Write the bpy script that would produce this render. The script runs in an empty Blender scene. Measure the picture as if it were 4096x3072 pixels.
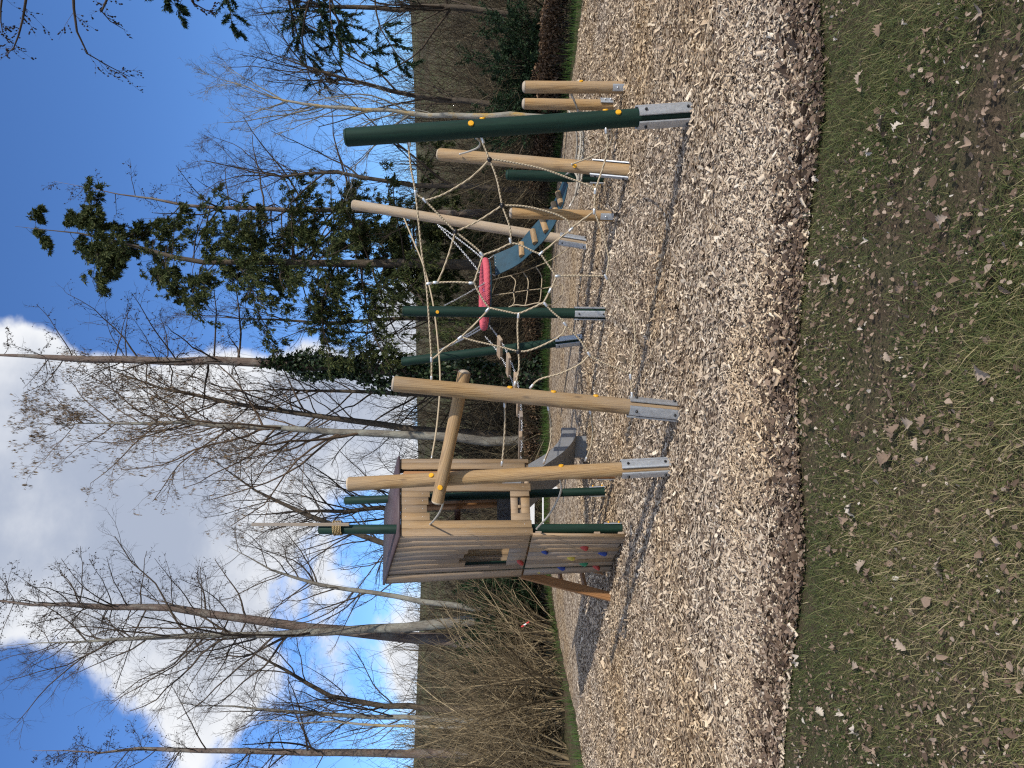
import bpy, math, random
import numpy as np
from mathutils import Vector, Matrix, Quaternion

random.seed(7)
RNG = np.random.default_rng(11)
SC = bpy.context.scene
COL = SC.collection

# ------------------------------------------------------------------ camera
F = 2958.0                       # focal length in photograph pixels (4096 wide)
CAMZ = 1.6
PITCH = -math.atan(108.0 / F)    # slightly downward
cp, sp = math.cos(PITCH), math.sin(PITCH)
cam_d = bpy.data.cameras.new('camera')
cam = bpy.data.objects.new('camera', cam_d)
COL.objects.link(cam)
cam_d.sensor_fit = 'HORIZONTAL'
cam_d.sensor_width = 36.0
cam_d.lens = 36.0 * F / 4096.0
cam_d.clip_start = 0.05
cam_d.clip_end = 2000.0
# the photograph is stored lying on its side: picture-right is world-down
fx = Vector((0, sp, -cp))        # camera +X  (picture right) = down
fy = Vector((1, 0, 0))           # camera +Y  (picture up)    = world right
fz = Vector((0, -cp, -sp))       # camera +Z  = backwards
M = Matrix.Identity(4)
for r in range(3):
    M[r][0] = fx[r]; M[r][1] = fy[r]; M[r][2] = fz[r]
M.translation = (0, 0, CAMZ)
cam.matrix_world = M
SC.camera = cam

# ------------------------------------------------------------------ light
SUN_DIR = Vector((0.68, -0.73, 0.0)).normalized()
SUN_EL = math.radians(36)
to_sun = Vector((SUN_DIR.x * math.cos(SUN_EL), SUN_DIR.y * math.cos(SUN_EL), math.sin(SUN_EL)))
sl = bpy.data.lights.new('sun', 'SUN')
sl.energy = 4.2
sl.angle = math.radians(0.8)
sl.color = (1.0, 0.93, 0.82)
sun = bpy.data.objects.new('sun', sl)
sun.rotation_euler = to_sun.to_track_quat('Z', 'Y').to_euler()
sun.location = (5, -5, 12)
COL.objects.link(sun)

world = bpy.data.worlds.new('World')
SC.world = world
world.use_nodes = True


def build_world():
    nt = world.node_tree
    nt.nodes.clear()
    N = nt.nodes.new
    L = nt.links.new
    out = N('ShaderNodeOutputWorld')
    bg = N('ShaderNodeBackground')
    bg.inputs['Strength'].default_value = 0.1
    L(bg.outputs[0], out.inputs[0])
    sky = N('ShaderNodeTexSky')
    sky.sky_type = 'NISHITA'
    sky.sun_disc = False
    sky.sun_elevation = SUN_EL
    sky.sun_rotation = math.atan2(SUN_DIR.x, SUN_DIR.y)
    sky.altitude = 500
    sky.air_density = 1.0
    sky.dust_density = 0.3
    sky.ozone_density = 2.5
    tc = N('ShaderNodeTexCoord')

    def math_(op, a, b=None, clamp=False):
        n = N('ShaderNodeMath'); n.operation = op; n.use_clamp = clamp
        for i, v in enumerate((a, b)):
            if v is None:
                continue
            if isinstance(v, (int, float)):
                n.inputs[i].default_value = v
            else:
                L(v, n.inputs[i])
        return n.outputs[0]

    def noise(scale, detail, rough, off=(0, 0, 0), sc=(1, 1, 1.5), dist=0.0):
        mp = N('ShaderNodeMapping')
        mp.inputs['Location'].default_value = off
        mp.inputs['Scale'].default_value = sc
        L(tc.outputs['Generated'], mp.inputs['Vector'])
        n = N('ShaderNodeTexNoise')
        n.inputs['Scale'].default_value = scale
        n.inputs['Detail'].default_value = detail
        n.inputs['Roughness'].default_value = rough
        n.inputs['Distortion'].default_value = dist
        L(mp.outputs[0], n.inputs['Vector'])
        return n.outputs['Fac']

    base = noise(3.2, 9, 0.56, (3.1, 0.4, 1.7), dist=0.15)
    big = math_('ADD', math_('MULTIPLY', math_('SUBTRACT', base, 0.5), 1.9), 0.56)
    # the clear patches and the cloud banks that the sky shows in view
    blobs = [  # img x, img y, angular radius deg, amount
        (330, 300, 17, -0.42), (700, 330, 15, -0.36), (950, 480, 12, -0.30), (150, 800, 9, -0.25), (1150, 330, 8, -.1),
        (760, 1340, 7, -0.22), (1250, 1150, 6, -0.22), (1230, 1330, 6, -0.12), (60, 2880, 8, -0.26), (330, 2640, 5, -0.16),
        (950, 2900, 6, -0.10), (1330, 2250, 7, -0.16), (1150, 2130, 5, -.08), (230, 2080, 3, -.14),
        (420, 1250, 13, 0.20), (150, 1650, 13, 0.24), (500, 1950, 14, 0.26), (800, 2250, 10, 0.18), (300, 2300, 8, 0.12),
        (1450, 450, 8, 0.26), (1330, 2700, 9, 0.12), (560, 2900, 9, 0.20), (1450, 1500, 8, 0.14), (1000, 1800, 10, 0.2),
        (300, 980, 5, 0.16), (1000, 2650, 7, .05),
    ]
    for (ix, iy, rad, amt) in blobs:
        d = pixdir(ix, iy)
        vm = N('ShaderNodeVectorMath'); vm.operation = 'DOT_PRODUCT'
        vm.inputs[1].default_value = d
        L(tc.outputs['Generated'], vm.inputs[0])
        mr = N('ShaderNodeMapRange'); mr.interpolation_type = 'SMOOTHSTEP'
        mr.inputs['From Min'].default_value = math.cos(math.radians(rad * 1.35))
        mr.inputs['From Max'].default_value = math.cos(math.radians(rad * 0.2))
        mr.inputs['To Min'].default_value = 0
        mr.inputs['To Max'].default_value = amt * (1.25 if amt < 0 else 0.8)
        L(vm.outputs['Value'], mr.inputs['Value'])
        big = math_('ADD', big, mr.outputs[0])
    mask = N('ShaderNodeMapRange'); mask.interpolation_type = 'SMOOTHSTEP'
    mask.inputs['From Min'].default_value = 0.47
    mask.inputs['From Max'].default_value = 0.66
    L(big, mask.inputs['Value'])
    # cloud brightness: thick middles are greyer
    thick = N('ShaderNodeMapRange'); thick.interpolation_type = 'SMOOTHSTEP'
    thick.inputs['From Min'].default_value = 0.62
    thick.inputs['From Max'].default_value = 1.18
    n2 = noise(3.6, 9, 0.60, (7.3, 2.2, 0.3))
    L(math_('ADD', math_('MULTIPLY', big, 0.42), math_('MULTIPLY', n2, 1.0)), thick.inputs['Value'])
    cc = N('ShaderNodeMix'); cc.data_type = 'RGBA'
    cc.inputs['A'].default_value = (9.6, 9.75, 10.0, 1)
    cc.inputs['B'].default_value = (4.3, 4.9, 6.2, 1)
    L(thick.outputs[0], cc.inputs['Factor'])
    skyc = N('ShaderNodeMix'); skyc.data_type = 'RGBA'; skyc.blend_type = 'MULTIPLY'
    skyc.inputs['Factor'].default_value = 1.0
    skyc.inputs['B'].default_value = (0.88, 1.26, 1.80, 1)
    L(sky.outputs[0], skyc.inputs['A'])
    mix = N('ShaderNodeMix'); mix.data_type = 'RGBA'
    L(mask.outputs[0], mix.inputs['Factor'])
    L(skyc.outputs['Result'], mix.inputs['A'])
    L(cc.outputs['Result'], mix.inputs['B'])
    L(mix.outputs['Result'], bg.inputs['Color'])


def pixdir(ix, iy):
    xc = (1536.0 - iy) / F
    yc = -(ix - 2048.0) / F
    v = Vector((xc, cp - yc * sp, sp + yc * cp))
    return v.normalized()


build_world()
SC.view_settings.view_transform = 'Standard'
SC.view_settings.look = 'None'
SC.view_settings.exposure = 0.0
SC.view_settings.gamma = 1.0
SC.view_settings.use_curve_mapping = False
SC.cycles.max_bounces = 4
SC.cycles.diffuse_bounces = 2
SC.cycles.glossy_bounces = 2
SC.cycles.use_adaptive_sampling = True
SC.cycles.adaptive_threshold = 0.015
SC.cycles.use_denoising = False
SC.cycles.filter_width = 1.2
SC.cycles.transparent_max_bounces = 4


# ------------------------------------------------------------------ helpers
def pix(ix, iy, Y):
    """world point seen at photograph pixel (ix, iy) at distance Y in front of the camera"""
    d = pixdir(ix, iy)
    t = Y / d.y
    return Vector((d.x * t, Y, CAMZ + d.z * t))


def gnd(ix, iy):
    d = pixdir(ix, iy)
    t = -CAMZ / d.z
    return Vector((d.x * t, d.y * t, 0.0))


def proj(p):
    q = Vector(p) - Vector((0, 0, CAMZ))
    z = q.y * cp + q.z * sp
    return (2048 - F * (-q.y * sp + q.z * cp) / z, 1536 - F * q.x / z)


WM = {}


def place(o, mat, parent=None):
    o.matrix_basis = mat
    if parent is not None:
        o.parent = parent
        o.matrix_parent_inverse = WM[parent.name].inverted()
    WM[o.name] = mat
    COL.objects.link(o)
    return o


def tag(o, label=None, cat=None, group=None, kind=None):
    if label: o['label'] = label
    if cat: o['category'] = cat
    if group: o['group'] = group
    if kind: o['kind'] = kind
    return o


def empty(name, loc, parent=None):
    o = bpy.data.objects.new(name, None)
    o.empty_display_size = 0.1
    return place(o, Matrix.Translation(Vector(loc)), parent)


def obj(name, me, mat=None, parent=None, mw=None):
    o = bpy.data.objects.new(name, me)
    if mat is not None and not me.materials:
        me.materials.append(mat)
    return place(o, mw if mw is not None else Matrix.Identity(4), parent)


def npmesh(name, V, Q=None, T=None, smooth=True, attr=None, uv=None):
    """mesh from arrays: V (n,3), quads Q (m,4), triangles T (k,3)"""
    me = bpy.data.meshes.new(name)
    V = np.ascontiguousarray(V, dtype=np.float32)
    idx, starts, tot = [], [], 0
    nq = 0 if Q is None else len(Q)
    ntr = 0 if T is None else len(T)
    me.vertices.add(len(V))
    me.vertices.foreach_set('co', V.ravel())
    if nq:
        idx.append(np.asarray(Q, np.int32).ravel()); starts.append(np.arange(nq, dtype=np.int32) * 4); tot = nq * 4
    if ntr:
        idx.append(np.asarray(T, np.int32).ravel()); starts.append(tot + np.arange(ntr, dtype=np.int32) * 3); tot += ntr * 3
    me.loops.add(tot)
    me.loops.foreach_set('vertex_index', np.concatenate(idx))
    me.polygons.add(nq + ntr)
    me.polygons.foreach_set('loop_start', np.concatenate(starts))
    if smooth:
        me.polygons.foreach_set('use_smooth', np.ones(nq + ntr, dtype=bool))
    me.update(calc_edges=True)
    if attr is not None:          # one random number per vertex
        a = me.attributes.new('tint', 'FLOAT', 'POINT')
        a.data.foreach_set('value', np.ascontiguousarray(attr, np.float32))
    return me


def norm(a):
    return a / np.maximum(np.linalg.norm(a, axis=-1, keepdims=True), 1e-9)


def tubes(P, R, sides=4, cap=False):
    """P (N,K,3), R (N,K) -> verts, quads, tris"""
    P = np.asarray(P, float); R = np.asarray(R, float)
    N_, K, _ = P.shape
    T = np.empty_like(P)
    T[:, 1:-1] = P[:, 2:] - P[:, :-2]
    T[:, 0] = P[:, 1] - P[:, 0]
    T[:, -1] = P[:, -1] - P[:, -2]
    T = norm(T)
    ax = norm(P[:, -1] - P[:, 0])
    ref = np.where(np.abs(ax[:, 2:3]) > 0.8, np.array([[1.0, 0, 0]]), np.array([[0, 0, 1.0]]))
    ref = np.repeat(ref[:, None, :], K, 1)
    A = norm(np.cross(T, ref)); B = np.cross(T, A)
    ang = np.arange(sides) / sides * 2 * math.pi
    V = (P[:, :, None, :] + R[:, :, None, None] * (np.cos(ang)[None, None, :, None] * A[:, :, None, :] + np.sin(ang)[None, None, :, None] * B[:, :, None, :]))
    V = V.reshape(-1, 3)
    base = np.arange(N_)[:, None, None] * K * sides
    ks = np.arange(K - 1)[None, :, None] * sides
    s = np.arange(sides)[None, None, :]
    s2 = (s + 1) % sides
    a = base + ks + s; b = base + ks + s2
    Q = np.stack([a, b, b + sides, a + sides], -1).reshape(-1, 4)
    Tt = None
    if cap:
        tl = []
        for i in range(1, sides - 1):
            b0 = base[:, 0, 0]
            tl.append(np.stack([b0, b0 + i + 1, b0 + i], -1))
            e0 = b0 + (K - 1) * sides
            tl.append(np.stack([e0, e0 + i, e0 + i + 1], -1))
        Tt = np.concatenate(tl)
    return V, Q, Tt


class Acc:
    def __init__(s):
        s.v, s.q, s.t, s.a, s.n = [], [], [], [], 0

    def add(s, V, Q=None, T=None, attr=None):
        V = np.asarray(V, float)
        s.v.append(V)
        if Q is not None and len(Q): s.q.append(np.asarray(Q) + s.n)
        if T is not None and len(T): s.t.append(np.asarray(T) + s.n)
        s.a.append(np.zeros(len(V)) if attr is None else np.broadcast_to(np.asarray(attr, float), (len(V),)))
        s.n += len(V)

    def mesh(s, name, smooth=True):
        return npmesh(name, np.concatenate(s.v), np.concatenate(s.q) if s.q else None, np.concatenate(s.t) if s.t else None, smooth, np.concatenate(s.a))


def polytube(pts, r, sides=8, sub=6, cap=True):
    """a smooth tube through points (Catmull-Rom)"""
    pts = [Vector(p) for p in pts]
    rr = r if isinstance(r, (list, tuple)) else [r] * len(pts)
    ex = [pts[0] * 2 - pts[1]] + pts + [pts[-1] * 2 - pts[-2]]
    out, ro = [], []
    for i in range(len(pts) - 1):
        p0, p1, p2, p3 = ex[i:i + 4]
        n = sub if len(pts) > 2 else 2
        for k in range(n):
            t = k / n
            out.append(0.5 * ((2 * p1) + (p2 - p0) * t + (2 * p0 - 5 * p1 + 4 * p2 - p3) * t * t + (3 * p1 - p0 - 3 * p2 + p3) * t ** 3))
            ro.append(rr[i] * (1 - t) + rr[i + 1] * t)
    out.append(pts[-1]); ro.append(rr[-1])
    return tubes(np.array([out]), np.array([ro]), sides, cap)


BOXF = np.array([[0, 3, 2, 1], [4, 5, 6, 7], [0, 1, 5, 4], [1, 2, 6, 5], [2, 3, 7, 6], [3, 0, 4, 7]])


def hexa(b, t):
    """b, t: four points each, bottom and top loops"""
    return np.array([list(p) for p in b] + [list(p) for p in t]), BOXF


def box_mesh(sx, sy, sz, bev=0.004):
    """a box centred on the origin with chamfered edges"""
    import bmesh
    bm = bmesh.new()
    bmesh.ops.create_cube(bm, size=1.0)
    for v in bm.verts:
        v.co = Vector((v.co.x * sx, v.co.y * sy, v.co.z * sz))
    if bev:
        bmesh.ops.bevel(bm, geom=list(bm.edges), offset=bev, segments=1, affect='EDGES', profile=0.5)
    me = bpy.data.meshes.new('box')
    bm.to_mesh(me); bm.free()
    return me


def frame_along(p0, p1, xhint=Vector((1, 0, 0))):
    """matrix at p0 with local Z towards p1"""
    z = (Vector(p1) - Vector(p0)).normalized()
    x = (xhint - z * xhint.dot(z)).normalized()
    y = z.cross(x)
    m = Matrix.Identity(4)
    for r in range(3):
        m[r][0] = x[r]; m[r][1] = y[r]; m[r][2] = z[r]
    m.translation = Vector(p0)
    return m


# ------------------------------------------------------------------ materials
class MatB:
    def __init__(s, name, rough=0.8, spec=0.3):
        s.m = bpy.data.materials.new(name); s.m.use_nodes = True
        s.nt = s.m.node_tree
        s.b = s.nt.nodes['Principled BSDF']
        s.b.inputs['Roughness'].default_value = rough
        s.b.inputs['Specular IOR Level'].default_value = spec
        s.tc = s.nt.nodes.new('ShaderNodeTexCoord')

    def N(s, t, **kw):
        n = s.nt.nodes.new(t)
        for k, v in kw.items(): setattr(n, k, v)
        return n

    def L(s, a, b): s.nt.links.new(a, b)

    def vec(s, scale=(1, 1, 1), coord='Object', randomize=False):
        mp = s.N('ShaderNodeMapping'); mp.inputs['Scale'].default_value = scale
        s.L(s.tc.outputs[coord], mp.inputs['Vector'])
        if randomize:
            oi = s.N('ShaderNodeObjectInfo')
            mu = s.N('ShaderNodeMath', operation='MULTIPLY'); mu.inputs[1].default_value = 37.0
            s.L(oi.outputs['Random'], mu.inputs[0])
            cb = s.N('ShaderNodeCombineXYZ')
            for i in range(3): s.L(mu.outputs[0], cb.inputs[i])
            s.L(cb.outputs[0], mp.inputs['Location'])
        return mp.outputs[0]

    def noise(s, v, scale, detail=4, rough=0.55, dist=0.0):
        n = s.N('ShaderNodeTexNoise')
        n.inputs['Scale'].default_value = scale; n.inputs['Detail'].default_value = detail
        n.inputs['Roughness'].default_value = rough; n.inputs['Distortion'].default_value = dist
        s.L(v, n.inputs['Vector'])
        return n.outputs['Fac']

    def ramp(s, fac, stops, interp='LINEAR'):
        r = s.N('ShaderNodeValToRGB'); r.color_ramp.interpolation = interp
        e = r.color_ramp.elements
        while len(e) < len(stops): e.new(0.5)
        for i, (p, c) in enumerate(stops):
            e[i].position = p; e[i].color = (*c, 1) if len(c) == 3 else c
        s.L(fac, r.inputs[0])
        return r.outputs[0]

    def mix(s, a, b, fac, mode='MIX'):
        m = s.N('ShaderNodeMix', data_type='RGBA', blend_type=mode)
        for k, v in (('Factor', fac), ('A', a), ('B', b)):
            if isinstance(v, (int, float)): m.inputs[k].default_value = v
            elif isinstance(v, tuple): m.inputs[k].default_value = (*v, 1)
            else: s.L(v, m.inputs[k])
        return m.outputs['Result']

    def mul(s, a, b, op='MULTIPLY'):
        m = s.N('ShaderNodeMath', operation=op)
        for i, v in enumerate((a, b)):
            if isinstance(v, (int, float)): m.inputs[i].default_value = v
            else: s.L(v, m.inputs[i])
        return m.outputs[0]

    def col(s, c):
        if isinstance(c, tuple): s.b.inputs['Base Color'].default_value = (*c, 1)
        else: s.L(c, s.b.inputs['Base Color'])

    def bump(s, h, strength=0.3, dist=0.01):
        b = s.N('ShaderNodeBump'); b.inputs['Strength'].default_value = strength; b.inputs['Distance'].default_value = dist
        s.L(h, b.inputs['Height']); s.L(b.outputs[0], s.b.inputs['Normal'])

    def attr(s, name='tint'):
        a = s.N('ShaderNodeAttribute'); a.attribute_name = name
        return a.outputs['Fac']


def wood(name, c_dark, c_mid, c_light, grain=(9, 9, 0.7), grey=None, greyamt=0.0, rough=0.72):
    b = MatB(name, rough, 0.25)
    v = b.vec(grain, randomize=True)
    n1 = b.noise(v, 2.2, 6, 0.6, 1.2)
    w = b.N('ShaderNodeTexWave', wave_type='BANDS', bands_direction='DIAGONAL')
    w.inputs['Scale'].default_value = 2.6; w.inputs['Distortion'].default_value = 6.0
    w.inputs['Detail'].default_value = 3.0; w.inputs['Detail Scale'].default_value = 0.8
    b.L(v, w.inputs['Vector'])
    fac = b.mul(b.mul(n1, 0.72), b.mul(w.outputs['Fac'], 0.28), 'ADD')
    c = b.ramp(fac, [(0.2, c_dark), (0.48, c_mid), (0.8, c_light)])
    vk = b.vec((5, 5, 1.6), randomize=True)
    kn = b.N('ShaderNodeTexVoronoi'); kn.inputs['Scale'].default_value = 1.5
    b.L(vk, kn.inputs['Vector'])
    kf = b.ramp(kn.outputs['Distance'], [(0.03, (1, 1, 1)), (0.11, (0, 0, 0))])
    c = b.mix(c, tuple(x * 0.45 for x in c_dark), b.mul(kf, 0.75))
    if grey:
        vg = b.vec((3, 3, 0.8), randomize=True)
        g = b.ramp(b.noise(vg, 1.6, 4), [(0.35, (0, 0, 0)), (0.7, (1, 1, 1))])
        c = b.mix(c, grey, b.mul(g, greyamt))
    oi = b.N('ShaderNodeObjectInfo')
    tint = b.ramp(oi.outputs['Random'], [(0.0, (0.76, 0.76, 0.80)), (0.5, (1.0, 0.97, 0.92)), (1.0, (1.14, 1.05, 0.94))])
    c = b.mix(c, tint, 1.0, 'MULTIPLY')
    # fine drying cracks along the grain
    vc = b.vec((60, 60, 1.2), randomize=True)
    cr = b.ramp(b.noise(vc, 1.3, 3), [(0.30, (0.45, 0.42, 0.4)), (0.38, (1, 1, 1))])
    c = b.mix(c, cr, 0.7, 'MULTIPLY')
    b.col(c)
    b.bump(fac, 0.18, 0.0025)
    return b.m


M_LOG = wood('log_wood', (0.18, 0.10, 0.040), (0.34, 0.215, 0.095), (0.45, 0.31, 0.155), grain=(16, 16, 0.8), grey=(0.30, 0.26, 0.21), greyamt=0.6)
M_LOGPALE = wood('weathered_log_wood', (0.24, 0.17, 0.11), (0.36, 0.28, 0.19), (0.46, 0.37, 0.27), grain=(16, 16, 0.8), grey=(0.36, 0.335, 0.30), greyamt=0.8)
M_LOGEND = wood('log_end_grain', (0.32, 0.26, 0.19), (0.47, 0.39, 0.29), (0.56, 0.48, 0.37), grain=(20, 20, 20))
M_PLANK = wood('plank_wood', (0.17, 0.10, 0.045), (0.31, 0.205, 0.105), (0.41, 0.285, 0.155), grain=(34, 34, 1.3), grey=(0.32, 0.28, 0.235), greyamt=0.5)
M_PLANKGREY = wood('weathered_plank_wood', (0.20, 0.14, 0.09), (0.32, 0.235, 0.155), (0.41, 0.315, 0.22), grain=(34, 34, 1.3), grey=(0.33, 0.295, 0.26), greyamt=0.7)
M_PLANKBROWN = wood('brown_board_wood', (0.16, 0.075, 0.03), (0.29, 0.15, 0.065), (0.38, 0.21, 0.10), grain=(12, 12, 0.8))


def paint_green():
    b = MatB('green_paint', 0.62, 0.25)
    n = b.noise(b.vec((14, 14, 1.2), randomize=True), 2, 5, 0.6, 0.5)
    c = b.ramp(n, [(0.3, (0.0045, 0.018, 0.012)), (0.6, (0.008, 0.031, 0.020)), (0.85, (0.016, 0.050, 0.034))])
    sc_ = b.ramp(b.noise(b.vec((6, 6, 4), randomize=True), 9, 2), [(0.74, (0, 0, 0)), (0.80, (1, 1, 1))])
    c = b.mix(c, (0.12, 0.17, 0.14), b.mul(sc_, 0.35))
    b.col(c)
    b.bump(n, 0.35, 0.004)
    return b.m


def plain(name, c, rough=0.6, metal=0.0, var=0.25, scale=20, bump=0.1, spec=0.4):
    b = MatB(name, rough, spec)
    b.b.inputs['Metallic'].default_value = metal
    n = b.noise(b.vec((1, 1, 1), randomize=True), scale, 5, 0.6)
    lo = tuple(x * (1 - var) for x in c); hi = tuple(min(1, x * (1 + var)) for x in c)
    b.col(b.ramp(n, [(0.3, lo), (0.7, hi)]))
    if bump: b.bump(n, bump, 0.004)
    return b.m


M_GREEN = paint_green()
M_STEEL = plain('galvanised_steel', (0.50, 0.52, 0.54), 0.46, 0.75, 0.16, 35, 0.05)
M_CHAIN = plain('chain_steel', (0.58, 0.59, 0.60), 0.35, 0.8, 0.15, 60, 0)
M_CLAMP = plain('aluminium_clamp', (0.62, 0.63, 0.63), 0.35, 0.7, 0.12, 60, 0)
M_BLACK = plain('black_plastic', (0.012, 0.012, 0.013), 0.35, 0, 0.2, 30, 0)
M_YELLOW = plain('yellow_cap', (0.75, 0.37, 0.015), 0.4, 0, 0.08, 30, 0)
M_RUBBER = plain('teal_rubber_belt', (0.015, 0.052, 0.078), 0.6, 0, 0.22, 12, 0.08)
M_SLIDE = plain('grey_plastic_slide', (0.20, 0.205, 0.215), 0.4, 0, 0.08, 8, 0)
M_ROOF = plain('purple_brown_roof', (0.075, 0.05, 0.055), 0.55, 0, 0.22, 6, 0.05)
M_WHITE = plain('white_paint', (0.72, 0.72, 0.70), 0.5, 0, 0.06, 8, 0)
M_RED = plain('red_tape', (0.55, 0.05, 0.04), 0.5, 0, 0.1, 8, 0)
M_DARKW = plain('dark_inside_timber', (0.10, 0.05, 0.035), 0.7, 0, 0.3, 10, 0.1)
HOLDC = {'red': plain('red_hold', (0.42, 0.06, 0.045), 0.7, 0, 0.2, 60, 0.3), 'blue': plain('blue_hold', (0.03, 0.06, 0.25), 0.7, 0, 0.2, 60, 0.3),
         'yellow': plain('yellow_hold', (0.55, 0.42, 0.07), 0.7, 0, 0.2, 60, 0.3), 'green': plain('green_hold', (0.04, 0.22, 0.10), 0.7, 0, 0.2, 60, 0.3)}


def rope_mat(name, c, c2):
    b = MatB(name, 0.85, 0.15)
    w = b.N('ShaderNodeTexWave', wave_type='BANDS', bands_direction='DIAGONAL')
    w.inputs['Scale'].default_value = 26.0; w.inputs['Distortion'].default_value = 0.6
    b.L(b.vec(), w.inputs['Vector'])
    n = b.noise(b.vec(), 9, 3)
    c0 = b.ramp(w.outputs['Fac'], [(0.1, c2), (0.55, c)])
    b.col(b.mix(c0, (1.15, 1.1, 1.0), b.mul(n, 0.5), 'MULTIPLY'))
    b.bump(w.outputs['Fac'], 0.6, 0.004)
    return b.m


M_ROPE = rope_mat('beige_rope', (0.50, 0.42, 0.30), (0.27, 0.21, 0.14))
M_ROPEG = rope_mat('grey_rope', (0.46, 0.43, 0.37), (0.26, 0.23, 0.19))
M_HEMP = rope_mat('hemp_lashing', (0.50, 0.38, 0.20), (0.22, 0.15, 0.07))
M_PINK = rope_mat('pink_rope_wrap', (0.62, 0.13, 0.16), (0.34, 0.05, 0.075))
M_BLUE = plain('blue_netting', (0.05, 0.12, 0.42), 0.8, 0, 0.2, 40, 0)


def tinted(name, stops, rough=0.8, spec=0.2, extra=None, trans=0.0):
    """colour comes from the random number each leaf, blade or chip carries"""
    b = MatB(name, rough, spec)
    c = b.ramp(b.attr(), stops)
    if extra: c = extra(b, c)
    b.col(c)
    if trans:
        b.b.inputs['Subsurface Weight'].default_value = 0.0
        t = b.N('ShaderNodeBsdfTranslucent')
        b.L(c, t.inputs['Color'])
        ms = b.N('ShaderNodeMixShader'); ms.inputs[0].default_value = trans
        out = b.nt.nodes['Material Output']
        b.L(b.b.outputs[0], ms.inputs[1]); b.L(t.outputs[0], ms.inputs[2]); b.L(ms.outputs[0], out.inputs[0])
    return b.m


def bark(name, c1, c2, lichen=None, la=0.5, scale=(7, 7, 1.6)):
    b = MatB(name, 0.9, 0.1)
    n = b.noise(b.vec(scale), 3.0, 6, 0.65, 0.6)
    c = b.ramp(n, [(0.3, c1), (0.7, c2)])
    if lichen:
        l = b.ramp(b.noise(b.vec((1, 1, 0.7)), 3.1, 5, 0.7), [(0.48, (0, 0, 0)), (0.62, (1, 1, 1))])
        c = b.mix(c, lichen, b.mul(l, la))
    b.col(c)
    b.bump(n, 0.7, 0.03)
    return b.m


M_LARCH = bark('larch_bark', (0.085, 0.06, 0.05), (0.20, 0.155, 0.13), (0.24, 0.23, 0.20), 0.5)
M_GREYBARK = bark('grey_bark', (0.11, 0.10, 0.085), (0.24, 0.22, 0.185), (0.32, 0.32, 0.27), 0.6)
M_LICHEN = bark('lichen_bark', (0.20, 0.19, 0.16), (0.36, 0.34, 0.29), (0.42, 0.26, 0.05), 0.75)
M_DARKBARK = bark('dark_bark', (0.055, 0.045, 0.035), (0.13, 0.105, 0.08))
M_TWIG = plain('dark_twigs', (0.075, 0.058, 0.045), 0.9, 0, 0.35, 3, 0, 0.1)
M_TWIGBR = plain('brown_twigs', (0.12, 0.085, 0.06), 0.9, 0, 0.35, 3, 0, 0.1)
M_CONE = plain('dark_cones', (0.035, 0.024, 0.02), 0.9, 0, 0.3, 5, 0, 0.1)


# ------------------------------------------------------------------ ground
def vnoise(x, y, seed=0):
    """cheap smooth noise, about -1..1"""
    x = np.asarray(x, float); y = np.asarray(y, float)
    s = 0
    r = np.random.default_rng(100 + seed)
    for k in range(6):
        a = r.uniform(0, 2 * math.pi); f = r.uniform(0.6, 2.2); ph = r.uniform(0, 6.28)
        s = s + np.sin((x * math.cos(a) + y * math.sin(a)) * f + ph)
    return s / 3.0


def gz(x, y):
    """height of the ground"""
    x = np.asarray(x, float); y = np.asarray(y, float)
    z = 0.006 * vnoise(x * 1.4, y * 1.4, 1)
    t = np.clip((y - 38 + 0.12 * x) / 95.0, 0, 1)
    z = z + (t * t * (3 - 2 * t)) * (13.0 + 1.2 * vnoise(x * 0.03, y * 0.03, 2))
    t2 = np.clip((np.abs(x) - 30) / 200, 0, 1)
    return z + t2 * 10 * np.clip((y + 10) / 60, 0, 1)


def sheet(name, mat, xs, ys, dz, keep=None, kind='structure'):
    X, Y = np.meshgrid(xs, ys)
    Z = gz(X, Y) + dz
    V = np.stack([X, Y, Z], -1).reshape(-1, 3)
    nx = len(xs); ny = len(ys)
    i = np.arange(ny - 1)[:, None] * nx + np.arange(nx - 1)[None, :]
    Q = np.stack([i, i + 1, i + 1 + nx, i + nx], -1).reshape(-1, 4)
    if keep is not None:
        cx = V[Q].mean(1)
        Q = Q[keep(cx[:, 0], cx[:, 1])]
        used = np.unique(Q); mp = -np.ones(len(V), int); mp[used] = np.arange(len(used))
        V = V[used]; Q = mp[Q]
    o = obj(name, npmesh(name, V, Q), mat)
    o['kind'] = kind
    return o


def near_edge(x):
    """distance of the lawn edge of the chip bed"""
    return 3.72 - 0.10 * x + 0.10 * vnoise(x * 2.2, 0 * x + 3, 5) * 0.6


FE = [(-14, 8.0), (-9, 9.0), (-6.6, 10.6), (-5.9, 12.4), (-5.6, 15.6), (-5.0, 17.6), (-3.5, 18.2), (0, 18.2), (2.5, 17.8), (4.2, 16.6), (5.2, 14.8), (5.8, 12.9), (6.3, 11.4), (8, 9.8), (14, 8.5)]
FEX = np.array([p[0] for p in FE]); FEY = np.array([p[1] for p in FE])


def far_edge(x):
    return np.interp(x, FEX, FEY) + 0.12 * vnoise(x * 3, 0 * x, 8)


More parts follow.
